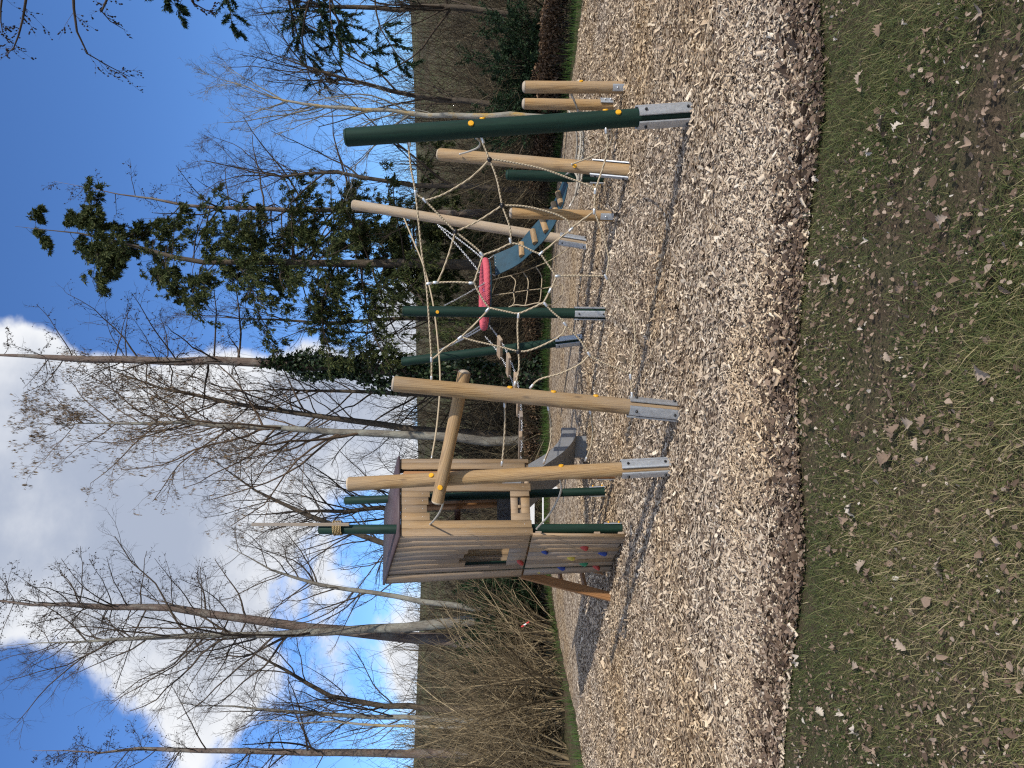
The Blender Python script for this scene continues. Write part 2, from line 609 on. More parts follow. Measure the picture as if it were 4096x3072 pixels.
def ground_mat():
    b = MatB('woodland_floor', 0.95, 0.1)
    v = b.vec()
    n = b.noise(v, 0.35, 5); n2 = b.noise(v, 9, 6, 0.7)
    near = b.ramp(n2, [(0.3, (0.035, 0.028, 0.018)), (0.55, (0.10, 0.078, 0.05)), (0.75, (0.17, 0.13, 0.085))])
    fields = b.ramp(b.noise(v, 0.09, 6, 0.7), [(0.35, (0.045, 0.038, 0.024)), (0.52, (0.085, 0.072, 0.045)), (0.7, (0.12, 0.115, 0.06))])
    sep = b.N('ShaderNodeSeparateXYZ'); b.L(v, sep.inputs[0])
    far = b.ramp(b.mul(sep.outputs['Y'], 1 / 60.0), [(0.55, (0, 0, 0)), (0.8, (1, 1, 1))])
    c = b.mix(near, fields, far)
    b.col(b.mix(c, (0.05, 0.085, 0.022), b.mul(b.ramp(n, [(0.45, (0, 0, 0)), (0.6, (1, 1, 1))]), 0.35)))
    b.bump(n2, 0.6, 0.05)
    return b.m


def soil_mat():
    b = MatB('lawn_soil', 0.95, 0.1)
    n = b.noise(b.vec(), 5, 6, 0.65); n2 = b.noise(b.vec(), 70, 5, 0.7)
    a = b.ramp(n2, [(0.3, (0.04, 0.03, 0.02)), (0.6, (0.12, 0.092, 0.06)), (0.8, (0.22, 0.175, 0.12))])
    g = b.ramp(n2, [(0.3, (0.045, 0.045, 0.022)), (0.7, (0.12, 0.108, 0.06))])
    b.col(b.mix(a, g, b.ramp(n, [(0.42, (0, 0, 0)), (0.58, (1, 1, 1))])))
    b.bump(n2, 0.9, 0.02)
    return b.m


CHIP_STOPS = [(0.0, (0.06, 0.043, 0.033)), (0.2, (0.16, 0.118, 0.088)), (0.4, (0.36, 0.28, 0.205)), (0.65, (0.54, 0.44, 0.325)), (0.9, (0.68, 0.58, 0.445)), (1.0, (0.76, 0.69, 0.58))]


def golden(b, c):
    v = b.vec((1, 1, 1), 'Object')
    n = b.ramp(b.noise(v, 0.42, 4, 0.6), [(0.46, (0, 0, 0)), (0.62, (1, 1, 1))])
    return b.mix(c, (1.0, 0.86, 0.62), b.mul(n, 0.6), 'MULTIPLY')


def bed_mat():
    b = MatB('wood_chip_ground', 0.95, 0.1)
    v = b.vec((1, 1, 1))
    vo = b.N('ShaderNodeTexVoronoi'); vo.inputs['Scale'].default_value = 34.0
    n0 = b.N('ShaderNodeTexNoise'); n0.inputs['Scale'].default_value = 20
    b.L(v, n0.inputs['Vector'])
    vv = b.N('ShaderNodeVectorMath', operation='MULTIPLY_ADD')
    b.L(n0.outputs['Color'], vv.inputs[0]); vv.inputs[1].default_value = (0.06, 0.06, 0.06); b.L(v, vv.inputs[2])
    b.L(vv.outputs[0], vo.inputs['Vector'])
    sep = b.N('ShaderNodeSeparateColor'); b.L(vo.outputs['Color'], sep.inputs[0])
    c = b.ramp(sep.outputs[0], CHIP_STOPS)
    edge = b.ramp(vo.outputs['Distance'], [(0.35, (1, 1, 1)), (0.75, (0.35, 0.3, 0.26))])
    c = b.mix(c, edge, 1.0, 'MULTIPLY')
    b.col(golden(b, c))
    b.bump(sep.outputs[1], 1.0, 0.03)
    return b.m


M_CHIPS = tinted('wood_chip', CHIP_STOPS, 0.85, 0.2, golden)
M_BED = bed_mat()
xs = np.concatenate([-np.geomspace(400, 12, 30), np.linspace(-11.5, 11.5, 60), np.geomspace(12, 400, 30)])
ys = np.concatenate([np.linspace(-25, 30, 70), np.geomspace(31, 700, 60)])
sheet('ground', ground_mat(), xs, ys, -0.03)
sheet('wood_chip_bed', M_BED, np.linspace(-11, 11, 221), np.linspace(3.0, 19, 201), 0.0, lambda x, y: (y > near_edge(x)) & (y < far_edge(x)))
M_SOIL = soil_mat()
sheet('lawn', M_SOIL, np.linspace(-8, 8, 161), np.linspace(-6, 4.6, 140), -0.006, lambda x, y: y < near_edge(x) + 0.10)


def scatter_chips(name, n, ylo, yhi, size, xmax, sides=True, falloff=0.0, cond=None):
    y = RNG.uniform(ylo, yhi, n * 2)
    x = RNG.uniform(-1, 1, n * 2) * np.minimum(0.56 * y + 0.5, xmax)
    p = np.minimum(1, (0.56 * y + 0.5) / (0.56 * yhi + 0.5))
    ok = (RNG.random(n * 2) < p) & (y > near_edge(x) - 0.06) & (y < far_edge(x) + 0.05)
    if falloff: ok &= RNG.random(n * 2) < np.exp(-(y - ylo) * falloff)
    if cond is not None: ok &= cond(x, y)
    x, y = x[ok][:n], y[ok][:n]
    m = len(x)
    ln = size * RNG.lognormal(0, 0.38, m); wd = ln * RNG.uniform(0.20, 0.5, m)
    az = RNG.uniform(0, 2 * math.pi, m); tilt = RNG.normal(0, 0.30, m); roll = RNG.normal(0, 0.32, m)
    ux = np.stack([np.cos(az) * np.cos(tilt), np.sin(az) * np.cos(tilt), np.sin(tilt)], -1)
    sd = np.stack([-np.sin(az), np.cos(az), np.zeros(m)], -1)
    up = np.cross(ux, sd)
    sx = sd * np.cos(roll)[:, None] + up * np.sin(roll)[:, None]
    up = np.cross(ux, sx)
    c = np.stack([x, y, gz(x, y) + 0.004 + RNG.random(m) * 0.014 + np.abs(np.sin(tilt)) * ln * 0.25], -1)
    a = ux * ln[:, None] * 0.5; b = sx * wd[:, None] * 0.5; th = up * (size * 0.10)
    tp = RNG.uniform(0.35, 1.0, (m, 1))
    tints = np.clip(RNG.beta(1.9, 2.0, m), 0, 1)
    V0 = np.stack([c - a - b * tp, c + a - b, c + a + b * tp, c - a + b], 1)
    if sides:
        V = np.concatenate([V0 + th[:, None], V0 - th[:, None]], 1).reshape(-1, 3)
        i = np.arange(m)[:, None] * 8
        Q = np.concatenate([i + np.array([[0, 1, 2, 3]]), i + np.array([[0, 4, 5, 1]]), i + np.array([[2, 6, 7, 3]])])
        me = npmesh(name, V, Q, None, False, np.repeat(tints, 8))
    else:
        me = npmesh(name, V0.reshape(-1, 3), np.arange(m * 4).reshape(-1, 4), None, False, np.repeat(tints, 4))
    return me


o = obj('wood_chips', scatter_chips('chips_near', 40000, 3.3, 4.9, 0.027, 5), M_CHIPS)
tag(o, 'pale bark and wood chips covering the near half of the play area', 'wood chips', None, 'stuff')
o = obj('wood_chips', scatter_chips('chips_far', 150000, 4.9, 12.5, 0.032, 9, False), M_CHIPS)
tag(o, 'pale bark and wood chips around and behind the play equipment', 'wood chips', None, 'stuff')

LEAF_STOPS = [(0.0, (0.06, 0.04, 0.028)), (0.35, (0.14, 0.095, 0.065)), (0.6, (0.25, 0.18, 0.13)), (0.85, (0.36, 0.29, 0.225)), (1.0, (0.52, 0.47, 0.40))]
M_LITTER = tinted('dead_leaves', LEAF_STOPS, 0.8, 0.25)
M_BLADE = tinted('grass_blades', [(0.0, (0.055, 0.080, 0.022)), (0.3, (0.11, 0.135, 0.042)), (0.55, (0.19, 0.185, 0.070)), (0.75, (0.30, 0.25, 0.125)), (1.0, (0.42, 0.34, 0.21))], 0.6, 0.3, None, 0.25)
M_GRASS2 = tinted('bright_grass', [(0.0, (0.030, 0.07, 0.012)), (0.6, (0.07, 0.135, 0.025)), (1.0, (0.15, 0.17, 0.05))], 0.6, 0.3, None, 0.3)


def blades(x, y, z, ln, wd, lean, tint, curl=0.5):
    m = len(x)
    az = RNG.uniform(0, 2 * math.pi, m)
    d = np.stack([np.cos(az) * np.sin(lean), np.sin(az) * np.sin(lean), np.cos(lean)], -1)
    s = np.stack([-np.sin(az + RNG.normal(0, .6, m)), np.cos(az), np.zeros(m)], -1)
    p0 = np.stack([x, y, z], -1)
    l2 = lean + curl * RNG.random(m)
    d2 = np.stack([np.cos(az) * np.sin(l2), np.sin(az) * np.sin(l2), np.cos(l2)], -1)
    p1 = p0 + d * (ln * 0.55)[:, None]; p2 = p1 + d2 * (ln * 0.5)[:, None]
    w = s * wd[:, None] * 0.5
    V = np.stack([p0 - w, p0 + w, p1 + w * 0.8, p1 - w * 0.8, p2], 1).reshape(-1, 3)
    i = np.arange(m)[:, None] * 5
    return V, i + np.array([[0, 1, 2, 3]]), i + np.array([[3, 2, 4]]), np.repeat(tint, 5)


def lawn_blades():
    n = 190000
    y = RNG.uniform(1.9, 4.3, n); x = RNG.uniform(-1, 1, n) * (0.56 * y + 0.25)
    dens = 0.55 + 0.40 * vnoise(x * 2.6, y * 2.6, 21) + 0.30 * vnoise(x * 7, y * 7, 22)
    lim = near_edge(x)
    dens = dens * np.clip((lim + 0.12 - y) / 0.5, 0, 1) ** 0.7
    k = RNG.random(n) < dens
    x, y = x[k], y[k]; m = len(x)
    straw = np.clip(0.42 + 0.26 * vnoise(x * 1.9, y * 1.9, 23) + RNG.normal(0, 0.24, m), 0, 1)
    ln = RNG.lognormal(math.log(0.046), 0.42, m)
    V, Q, T, t = blades(x, y, gz(x, y) - 0.008, ln, RNG.uniform(0.0014, 0.0032, m), np.abs(RNG.normal(1.08, 0.34, m)), straw, 0.7)
    me = npmesh('lawn_blades', V, Q, T, True, t)
    tag(obj('grass', me, M_BLADE), 'short worn olive grass along the near edge of the chips', 'grass', None, 'stuff')


lawn_blades()


def strip_mask(x, y, w=1.5):
    e = far_edge(x)
    return (y > e - 0.05) & (y < e + w)


def back_grass():
    n = 90000
    x = RNG.uniform(-9, 8.5, n); y = RNG.uniform(8, 21, n)
    k = strip_mask(x, y, 1.7 + 0 * x) & (np.abs(x) < 0.56 * y + 0.5)
    k &= RNG.random(n) < np.where(y - far_edge(x) < 0.35, 0.35, 0.95)
    x, y = x[k], y[k]; m = len(x)
    V, Q, T, t = blades(x, y, gz(x, y) - 0.01, RNG.lognormal(math.log(0.14), 0.35, m), RNG.uniform(0.005, 0.010, m), np.abs(RNG.normal(0.35, 0.3, m)), np.clip(RNG.normal(0.4, 0.25, m), 0, 1))
    tag(obj('grass', npmesh('strip_blades', V, Q, T, True, t), M_GRASS2), 'bright green grass strip between the chips and the shrubs', 'grass', None, 'stuff')
    return m


back_grass()


# ---- dead leaves: a lobed leaf mesh in a few bent variants
def leaf_mesh(name, L, lobes, curl, seed):
    r = random.Random(seed)
    n = 9
    up, dn, mid = [], [], []
    for i in range(n + 1):
        t = i / n
        env = math.sin(math.pi * min(1, t * 0.92 + 0.05)) ** 0.7 * 0.34
        lob = 1.0 + (0.32 if i % 2 else -0.30) * lobes
        h = curl * (0.5 - abs(t - 0.5)) * 0.5
        w = env * lob * (0.85 + 0.3 * r.random())
        mid.append((t * L - L / 2, 0.0, h * L))
        up.append((t * L - L / 2 + 0.05 * L * (i % 2), w * L, h * L + w * L * (0.5 + curl * r.random())))
        dn.append((t * L - L / 2 + 0.05 * L * (i % 2), -w * L, h * L + w * L * (0.35 + curl * r.random())))
    V = np.array(mid + up + dn); k = n + 1
    Q = []
    for i in range(n):
        Q.append((i, i + 1, k + i + 1, k + i)); Q.append((i + 1, i, 2 * k + i, 2 * k + i + 1))
    return npmesh(name, V, np.array(Q), None, True, np.full(len(V), r.uniform(0.35, 0.95)))


def litter(name, n, cx, size, label, tone=0.45):
    """small brown leaf fragments lying among the grass and along the edge"""
    x, y = cx(n); m = len(x)
    az = RNG.uniform(0, 6.28, m); ti = RNG.normal(0, 0.4, m)
    ln = size * RNG.lognormal(0, 0.4, m); wd = ln * RNG.uniform(0.4, 0.8, m)
    u = np.stack([np.cos(az) * np.cos(ti), np.sin(az) * np.cos(ti), np.sin(ti)], -1) * ln[:, None] / 2
    rl = RNG.normal(0, 0.5, m)
    s = np.stack([-np.sin(az) * np.cos(rl), np.cos(az) * np.cos(rl), np.sin(rl)], -1) * wd[:, None] / 2
    c = np.stack([x, y, gz(x, y) + 0.008 + 0.02 * RNG.random(m)], -1)
    bend = np.stack([np.zeros(m), np.zeros(m), wd * RNG.uniform(0.0, 0.4, m)], -1)
    V = np.stack([c - u, c - u * 0.3 + s + bend, c + u * 0.45 + s * 0.8 + bend, c + u, c + u * 0.3 - s + bend, c - u * 0.5 - s * 0.7 + bend], 1).reshape(-1, 3)
    i = np.arange(m)[:, None] * 6
    Q = np.concatenate([i + np.array([[0, 3, 2, 1]]), i + np.array([[0, 5, 4, 3]])])
    t = np.clip(RNG.normal(tone, 0.22, m), 0, 1)
    tag(obj(name, npmesh(name, V, Q, None, True, np.repeat(t, 6)), M_LITTER), label, 'leaf litter', None, 'stuff')


def edge_xy(n):
    x = RNG.uniform(-2.8, 2.8, n); y = near_edge(x) + np.abs(RNG.normal(0.0, 0.22, n)) - 0.08 + 0.05 * vnoise(x * 3, x * 0, 44)
    return x, y


def lawn_xy(n):
    y = RNG.uniform(1.9, 3.8, n); x = RNG.uniform(-1, 1, n) * (0.56 * y + 0.25)
    k = (vnoise(x * 2.6, y * 2.6, 21) < 0.15 + 0.6 * RNG.random(n)) & (y < near_edge(x))
    return x[k], y[k]


litter('leaf_litter', 13000, edge_xy, 0.026, 'dark brown leaf litter along the lawn edge of the chips', 0.28)
litter('leaf_litter', 9000, lawn_xy, 0.015, 'crumbled dry leaf litter in the bare patches of the lawn')
LM = [leaf_mesh('leaf_a', 0.075, 1.0, 0.5, 1), leaf_mesh('leaf_b', 0.06, 0.7, 0.9, 2), leaf_mesh('leaf_c', 0.09, 1.1, 0.35, 3), leaf_mesh('leaf_d', 0.055, 0.2, 0.7, 4), leaf_mesh('leaf_e', 0.068, 0.9, 1.1, 5)]
for me_ in LM: me_.materials.append(M_LITTER)
k = 0
big = [(3950, 1480, 2), (3790, 2270, 2), (3470, 2270, 2), (3510, 2300, 0), (3560, 1840, 0), (3400, 2080, 1), (3440, 2040, 4), (3355, 2200, 0), (3660, 1700, 2), (3715, 1850, 3), (3600, 1730, 0), (3935, 50, 2), (3890, 580, 3), (3560, 490, 2)]
while k < 120:
    if k < len(big):
        g = gnd(big[k][0], big[k][1]); x, y, mi, sc_ = g.x, g.y, big[k][2], random.uniform(0.75, 0.95)
    else:
        y = random.uniform(2.45, 3.95); x = random.uniform(-1, 1) * (0.53 * y)
        if y > near_edge(x) + 0.1: continue
        if vnoise(x * 3.1, y * 3.1, 31) < -0.1 and random.random() < 0.7: continue
        mi = random.randrange(5); sc_ = random.uniform(0.35, 0.7)
    o = bpy.data.objects.new('fallen_leaf', LM[mi])
    mw = Matrix.Translation((x, y, float(gz(x, y)) + random.uniform(0.018, 0.034))) @ Matrix.Rotation(random.uniform(0, 6.28), 4, 'Z') @ Matrix.Rotation(random.gauss(0, 0.35), 4, 'X') @ Matrix.Rotation(random.gauss(0, 0.3), 4, 'Y') @ Matrix.Scale(sc_, 4)
    place(o, mw)
    tag(o, 'dry curled brown fallen leaf lying in the short grass', 'leaf', 'fallen leaves on the lawn')
    k += 1


# ------------------------------------------------------------------ play equipment: shared meshes
def lathe(prof, sides=16, wob=0.0, seed=0, closed_ends=True):
    """prof: (radius, z) list about local Z"""
    r_ = np.random.default_rng(seed)
    K = len(prof)
    a = np.arange(sides) / sides * 2 * math.pi
    V = []
    for i, (r, z) in enumerate(prof):
        rr = r * (1 + wob * (np.sin(a + z * 1.3 + seed) + 0.7 * np.sin(2 * a + 2.1 * z)))
        V.append(np.stack([rr * np.cos(a), rr * np.sin(a), np.full(sides, z)], -1))
    V = np.concatenate(V)
    s = np.arange(sides); s2 = (s + 1) % sides
    Q = np.concatenate([np.stack([k * sides + s, k * sides + s2, (k + 1) * sides + s2, (k + 1) * sides + s], -1) for k in range(K - 1)])
    T = None
    if closed_ends:
        c0 = len(V); V = np.concatenate([V, [[0, 0, prof[0][1]], [0, 0, prof[-1][1]]]])
        T = np.concatenate([np.stack([np.full(sides, c0), s2, s], -1), np.stack([np.full(sides, c0 + 1), (K - 1) * sides + s, (K - 1) * sides + s2], -1)])
    return V, Q, T


def lathe_mesh(name, prof, sides=16, wob=0.0, seed=0):
    V, Q, T = lathe(prof, sides, wob, seed)
    return npmesh(name, V, Q, T, True, np.zeros(len(V)))


def sharp(me, ang=35):
    me.set_sharp_from_angle(angle=math.radians(ang))
    return me


def prism(name, poly, z0, z1):
    """poly: closed 2D outline, extruded along Z"""
    n = len(poly)
    V = [(x, y, z0) for x, y in poly] + [(x, y, z1) for x, y in poly]
    F_ = [tuple(range(n))[::-1], tuple(range(n, 2 * n))] + [(i, (i + 1) % n, n + (i + 1) % n, n + i) for i in range(n)]
    me = bpy.data.meshes.new(name); me.from_pydata(V, [], F_); me.update()
    return me


BOLT = {}
for nm, mt in (('black', M_BLACK), ('steel', M_CLAMP), ('yellow', M_YELLOW)):
    me_ = lathe_mesh('bolt_' + nm, [(0.011, 0), (0.012, 0.006), (0.010, 0.013), (0.005, 0.018), (0.0005, 0.019)], 10)
    me_.materials.append(mt); BOLT[nm] = me_
PLUG = sharp(lathe_mesh('plug', [(0.022, -0.006), (0.0225, 0.004), (0.020, 0.0075), (0.0008, 0.009)], 18), 50)
PLUG.materials.append(M_YELLOW)
CLAMP = sharp(lathe_mesh('clamp', [(0.0095, -0.022), (0.0115, -0.020), (0.0115, 0.020), (0.0095, 0.022)], 10), 50)
CLAMP.materials.append(M_CLAMP)
BALL = lathe_mesh('ball', [(0.0005, -0.02), (0.012, -0.017), (0.019, -0.008), (0.021, 0), (0.019, 0.008), (0.012, 0.017), (0.0005, 0.02)], 14)
BALL.materials.append(M_BLACK)


def outward(base_m, az, r, z):
    """matrix on the surface of a post (local frame base_m): Z points outwards"""
    out = base_m.to_3x3() @ Vector((math.cos(az), math.sin(az), 0))
    p = base_m @ Vector((math.cos(az) * r, math.sin(az) * r, z))
    return frame_along(p, p + out, base_m.to_3x3() @ Vector((0, 0, 1)))


def bracket(parent, bm_, az, r, ln, half, boltmat, z0=-0.02, bolts=2, tilt=0.0):
    o_ = r + 0.003; w = half
    pts_out = [(-w, o_ + 0.002), (-w * 0.98, o_ + 0.011), (-w * 0.62, o_ + 0.016), (0, o_ + 0.017), (w * 0.62, o_ + 0.016), (w * 0.98, o_ + 0.011), (w, o_ + 0.002)]
    pts_in = [(w * 0.94, o_ - 0.004), (w * 0.55, o_ + 0.009), (0, o_ + 0.010), (-w * 0.55, o_ + 0.009), (-w * 0.94, o_ - 0.004)]
    me = prism('bracket', [(p[1], -p[0]) for p in pts_out] + [(p[1], -p[0]) for p in pts_in], z0, ln)
    me.materials.append(M_STEEL)
    b = obj('bracket', me, None, parent, bm_ @ Matrix.Rotation(az, 4, 'Z'))
    for i in range(bolts):
        zz = ln - 0.055 if i == 0 else 0.045
        if bolts == 1: zz = ln * 0.62
        obj('bolt', BOLT[boltmat], None, b, outward(bm_, az, o_ + 0.0165, zz))
    return b


POSTS = {}


def post(key, label, bimg, timg, ytop, r, mat, az=(), blen=0.42, half=0.042, boltmat='black', plugs=(), dome='flat', bolts=2, group='leaning posts of the rope course'):
    base = gnd(*bimg)
    top = pix(timg[0], timg[1], ytop if ytop else base.y)
    L = (top - base).length
    root = empty('post', base)
    fr = frame_along(base, top)
    seed = abs(hash(key)) % 50 if False else sum(map(ord, key))
    n = 10
    capz = r * 0.55 if dome == 'round' else r * 0.32
    prof = [(r * (1.0 + 0.012 * math.sin(i * 1.7 + seed)), -0.12 + (L - capz + 0.12) * i / n) for i in range(n + 1)]
    obj('shaft', sharp(lathe_mesh('shaft', prof, 24, 0.008, seed), 60), mat, root, fr)
    rt = prof[-1][0]
    if dome == 'round':
        cp_ = [(rt * 0.995, L - capz), (rt * 0.93, L - capz * 0.62), (rt * 0.75, L - capz * 0.28), (rt * 0.45, L - capz * 0.06), (0.001, L)]
    else:
        cp_ = [(rt * 0.995, L - capz), (rt * 0.80, L - capz * 0.12), (rt * 0.62, L), (0.001, L + 0.002)]
    obj('end_cap', lathe_mesh('end_cap', cp_, 24, 0.008, seed), M_GREEN if mat is M_GREEN else M_LOGEND, root, fr)
    for a in az:
        bracket(root, fr, math.radians(a), r, blen, half, boltmat, bolts=bolts)
    for (ix, iy) in plugs:
        ib, it = proj(base), proj(top)
        t = (ix - ib[0]) / (it[0] - ib[0])
        P = base.lerp(top, t); D = P.y
        s = -(iy - proj(P)[1]) * D / F
        s = max(-r * 0.97, min(r * 0.97, s))
        azp = math.atan2(-math.sqrt(max(r * r - s * s, 0)), s)
        obj('plug', PLUG, None, root, outward(fr, azp, r * 1.012, (P - base).length))
    tag(root, label, 'post', group)
    POSTS[key] = (base, top, r, fr)
    return root


post('G1', 'tall dark green leaning post with yellow plugs, nearest the lawn', (2762, 456), (1376, 550), 5.55, 0.069, M_GREEN, (-70, 20, 110, 200), 0.43, 0.043, 'black', [(1869, 506), (2457, 461), (1918, 478), (2412, 440)])
post('A', 'leaning tan log post that holds the rope net beside the crossbar', (2712, 1646), (1568, 1534), 6.02, 0.064, M_LOG, (-112, -22, 68, 158), 0.42, 0.042, 'black', [(2030, 1548), (2204, 1563), (2374, 1579)])
post('B', 'tan log post in front of the playhouse with the crossbar bolted on', (2677, 1866), (1388, 1937), 6.46, 0.061, M_LOG, (-50, -140, 40, 130), 0.42, 0.04, 'black', [(1728, 1899), (2245, 1861)])
post('W1', 'leaning log post with a yellow plug behind the tall green post', (2514, 684), (1752, 617), 8.9, 0.074, M_LOG, (4, 184), 0.42, 0.044, 'black', [(2316, 671)])
post('GS', 'short dark green post with yellow bolts at the belt bridge foot', (2415, 712), (2022, 699), None, 0.069, M_GREEN, (180,), 0.19, 0.04, 'yellow', [], 'round', group='short posts round the net bed')
post('R3', 'short log post in front of the teal belt bridge', (2453, 865), (2036, 852), None, 0.066, M_LOG, (-108,), 0.17, 0.04, 'steel', [], 'round', 1, 'short posts round the net bed')
post('R1', 'short log post at the outer corner of the net bed', (2495, 350), (2088, 348), None, 0.068, M_LOG, (-112,), 0.14, 0.04, 'steel', [(2322, 331)], 'round', 1, 'short posts round the net bed')
post('R2', 'short log post with steel plate just behind the green post', (2453, 421), (2087, 415), None, 0.067, M_LOG, (-62,), 0.17, 0.04, 'steel', [], 'round', 2, 'short posts round the net bed')
post('W2', 'tall pale weathered log post leaning outwards behind the nest', (2348, 973), (1408, 818), 11.8, 0.078, M_LOGPALE, (-50, -140, 40, 130), 0.44, 0.046, 'black')
post('GC', 'upright dark green post with one yellow plug before the pink nest', (2423, 1255), (1611, 1244), None, 0.069, M_GREEN, (-100, -10, 80, 170), 0.42, 0.042, 'black', [(1750, 1250)])
post('G3', 'leaning dark green post behind the plank bridge', (2329, 1358), (1606, 1447), 12.2, 0.073, M_GREEN, (-55, -140, 40, 125), 0.45, 0.045, 'black')

# crossbar
p0, p1 = pix(1860, 1478, POSTS['A'][1].y + 0.18), pix(1748, 2014, 6.33)
ax_ = p1 - p0
bar = empty('crossbar', p0)
fr = frame_along(p0, p1, Vector((0, 1, 0)))
L_ = ax_.length
obj('log', sharp(lathe_mesh('log', [(0.053, 0.03), (0.054, L_ * 0.4), (0.053, L_ - 0.02)], 22, 0.008, 4), 60), M_LOG, bar, fr)
for e, s in ((0.03, -1), (L_ - 0.02, 1)):
    obj('end_cap', lathe_mesh('end_cap', [(0.0525, e), (0.046, e + s * 0.014), (0.03, e + s * 0.024), (0.001, e + s * 0.028)], 22), M_LOGEND, bar, fr)
q = pix(1762, 1945, 6.3)
obj('plug', PLUG, None, bar, Matrix.Translation((p0.lerp(p1, 0.872)) + Vector((0, -0.056, 0))) @ Matrix.Rotation(math.radians(90), 4, 'X'))
tag(bar, 'tan log crossbar bolted across two leaning log posts', 'beam')


# ------------------------------------------------------------------ spider net between the green post and the log post
def gdep(ix, key):
    b_, t_ = POSTS[key][0], POSTS[key][1]
    ib, it = proj(b_)[0], proj(t_)[0]
    s = (ix - ib) / (it - ib)
    return b_.y * (1 - s) + t_.y * s


def netp(ix, iy):
    s = (iy - 560.0) / (1540.0 - 560.0)
    d = gdep(ix, 'G1') * (1 - s) + gdep(ix, 'A') * s
    return pix(ix, iy, d)


net = empty('climbing_net', netp(2424, 1107))
tag(net, 'beige rope climbing net strung between the tall green and log posts', 'rope net')
NET_ROPES = [
    [(1632, 566), (1645, 680), (1662, 772), (1686, 1000), (1705, 1136), (1718, 1310), (1726, 1440), (1726, 1518)],
    [(1662, 772), (1680, 788), (1700, 802), (1785, 889), (1822, 926), (1903, 991), (1931, 1020)],
    [(1700, 802), (1760, 783), (1817, 753), (1890, 705), (1958, 638)],
    [(1922, 550), (1958, 638), (1987, 715), (2009, 821), (2038, 904), (2045, 972)],
    [(1958, 638), (2000, 641), (2158, 672), (2277, 713), (2353, 742), (2381, 765)],
    [(2423, 508), (2430, 583), (2416, 656), (2383, 757), (2379, 800), (2377, 846)],
    [(2377, 846), (2303, 899), (2284, 918), (2227, 962), (2164, 1013)],
    [(2377, 846), (2410, 934), (2429, 1003), (2435, 1041), (2424, 1107)],
    [(2009, 821), (2080, 823), (2145, 834), (2227, 858), (2271, 884), (2284, 916)],
    [(1822, 926), (1875, 903), (1930, 873), (2009, 821)],
    [(1822, 926), (1796, 1013), (1771, 1083), (1750, 1128)],
    [(1705, 1136), (1750, 1130), (1820, 1128), (1895, 1132)],
    [(1931, 1020), (1916, 1070), (1902, 1114), (1898, 1132), (1916, 1171), (1935, 1203), (1956, 1231)],
    [(1931, 1020), (1992, 998), (2045, 974), (2086, 982), (2130, 1004), (2162, 1016)],
    [(2162, 1015), (2187, 1051), (2209, 1083), (2222, 1105), (2215, 1133), (2200, 1162), (2175, 1209)],
    [(2222, 1104), (2300, 1102), (2424, 1104)],
    [(2175, 1209), (2130, 1231), (2074, 1253), (2030, 1247), (1956, 1231)],
    [(1956, 1231), (1941, 1253), (1910, 1285), (1844, 1348), (1784, 1389), (1745, 1424), (1728, 1438)],
    [(1844, 1348), (1903, 1365), (1979, 1382), (2074, 1406)],
    [(2074, 1253), (2070, 1310), (2074, 1406), (2076, 1470), (2060, 1546)],
    [(2074, 1406), (2110, 1403), (2168, 1382), (2244, 1341), (2264, 1303)],
    [(2175, 1209), (2206, 1244), (2253, 1285), (2264, 1302), (2290, 1327), (2328, 1371), (2358, 1421)],
    [(2358, 1421), (2315, 1459), (2240, 1494), (2170, 1513), (2139, 1530), (2127, 1550)],
    [(2358, 1421), (2403, 1447), (2466, 1472), (2516, 1494)],
    [(2424, 1105), (2454, 1157), (2492, 1213), (2528, 1270), (2540, 1330), (2536, 1403), (2524, 1485), (2528, 1582)],
]
for pts in NET_ROPES:
    V, Q, T = polytube([netp(*p) for p in pts], 0.0076, 7, 5)
    obj('rope', npmesh('rope', V, Q, T), M_ROPE, net)


def clampat(a, b, f=netp, parent=net, s=1.0):
    pa, pb = f(*a), f(*b)
    obj('clamp', CLAMP, None, parent, frame_along(pa, pb, Vector((0, 1, 0.1))) @ Matrix.Scale(s, 4))


for a, b in [((1638, 572), (1648, 680)), ((1662, 772), (1686, 1000)), ((1699, 801), (1720, 822)), ((1931, 562), (1958, 638)), ((2042, 962), (2045, 975)), ((2381, 765), (2379, 800)),
             ((2377, 846), (2379, 800)), ((2284, 918), (2227, 962)), ((2164, 1013), (2227, 962)), ((2424, 522), (2430, 583)), ((2424, 1107), (2440, 1130)), ((1716, 1134), (1760, 1130)), ((1743, 1130), (1780, 1129)),
             ((1886, 1132), (1920, 1132)), ((1927, 1016), (1903, 991)), ((2231, 1104), (2300, 1102)), ((2200, 1162), (2175, 1209)), ((2182, 1217), (2206, 1244)), ((2074, 1262), (2070, 1310)), ((1950, 1240), (1910, 1285)),
             ((1840, 1351), (1800, 1380)), ((1726, 1438), (1726, 1500)), ((2060, 1536), (2076, 1470)), ((2126, 1546), (2139, 1530)), ((2261, 1296), (2240, 1275)), ((2356, 1416), (2330, 1375)), ((2522, 1506), (2526, 1550)), ((2528, 1578), (2526, 1540)), ((1726, 1514), (1726, 1480))]:
    clampat(a, b)
for p in [(1958, 638), (2009, 821), (1822, 926), (2074, 1406)]:
    obj('ball_joint', BALL, None, net, Matrix.Translation(netp(*p)))


def rope_thing(name, label, pts, r=0.0085, mat=None, cat='rope', group=None, ends=(True, True)):
    root = empty(name, pts[0])
    V, Q, T = polytube(pts, r, 7, 6)
    obj('cord', npmesh('cord', V, Q, T), mat or M_ROPE, root)
    for e, on in ((0, ends[0]), (-1, ends[1])):
        if on:
            a, b = Vector(pts[e]), Vector(pts[1 if e == 0 else -2])
            obj('clamp', CLAMP, None, root, frame_along(a + (b - a).normalized() * 0.03, b, Vector((0.1, 1, 0.2))))
    tag(root, label, cat, group)
    return root


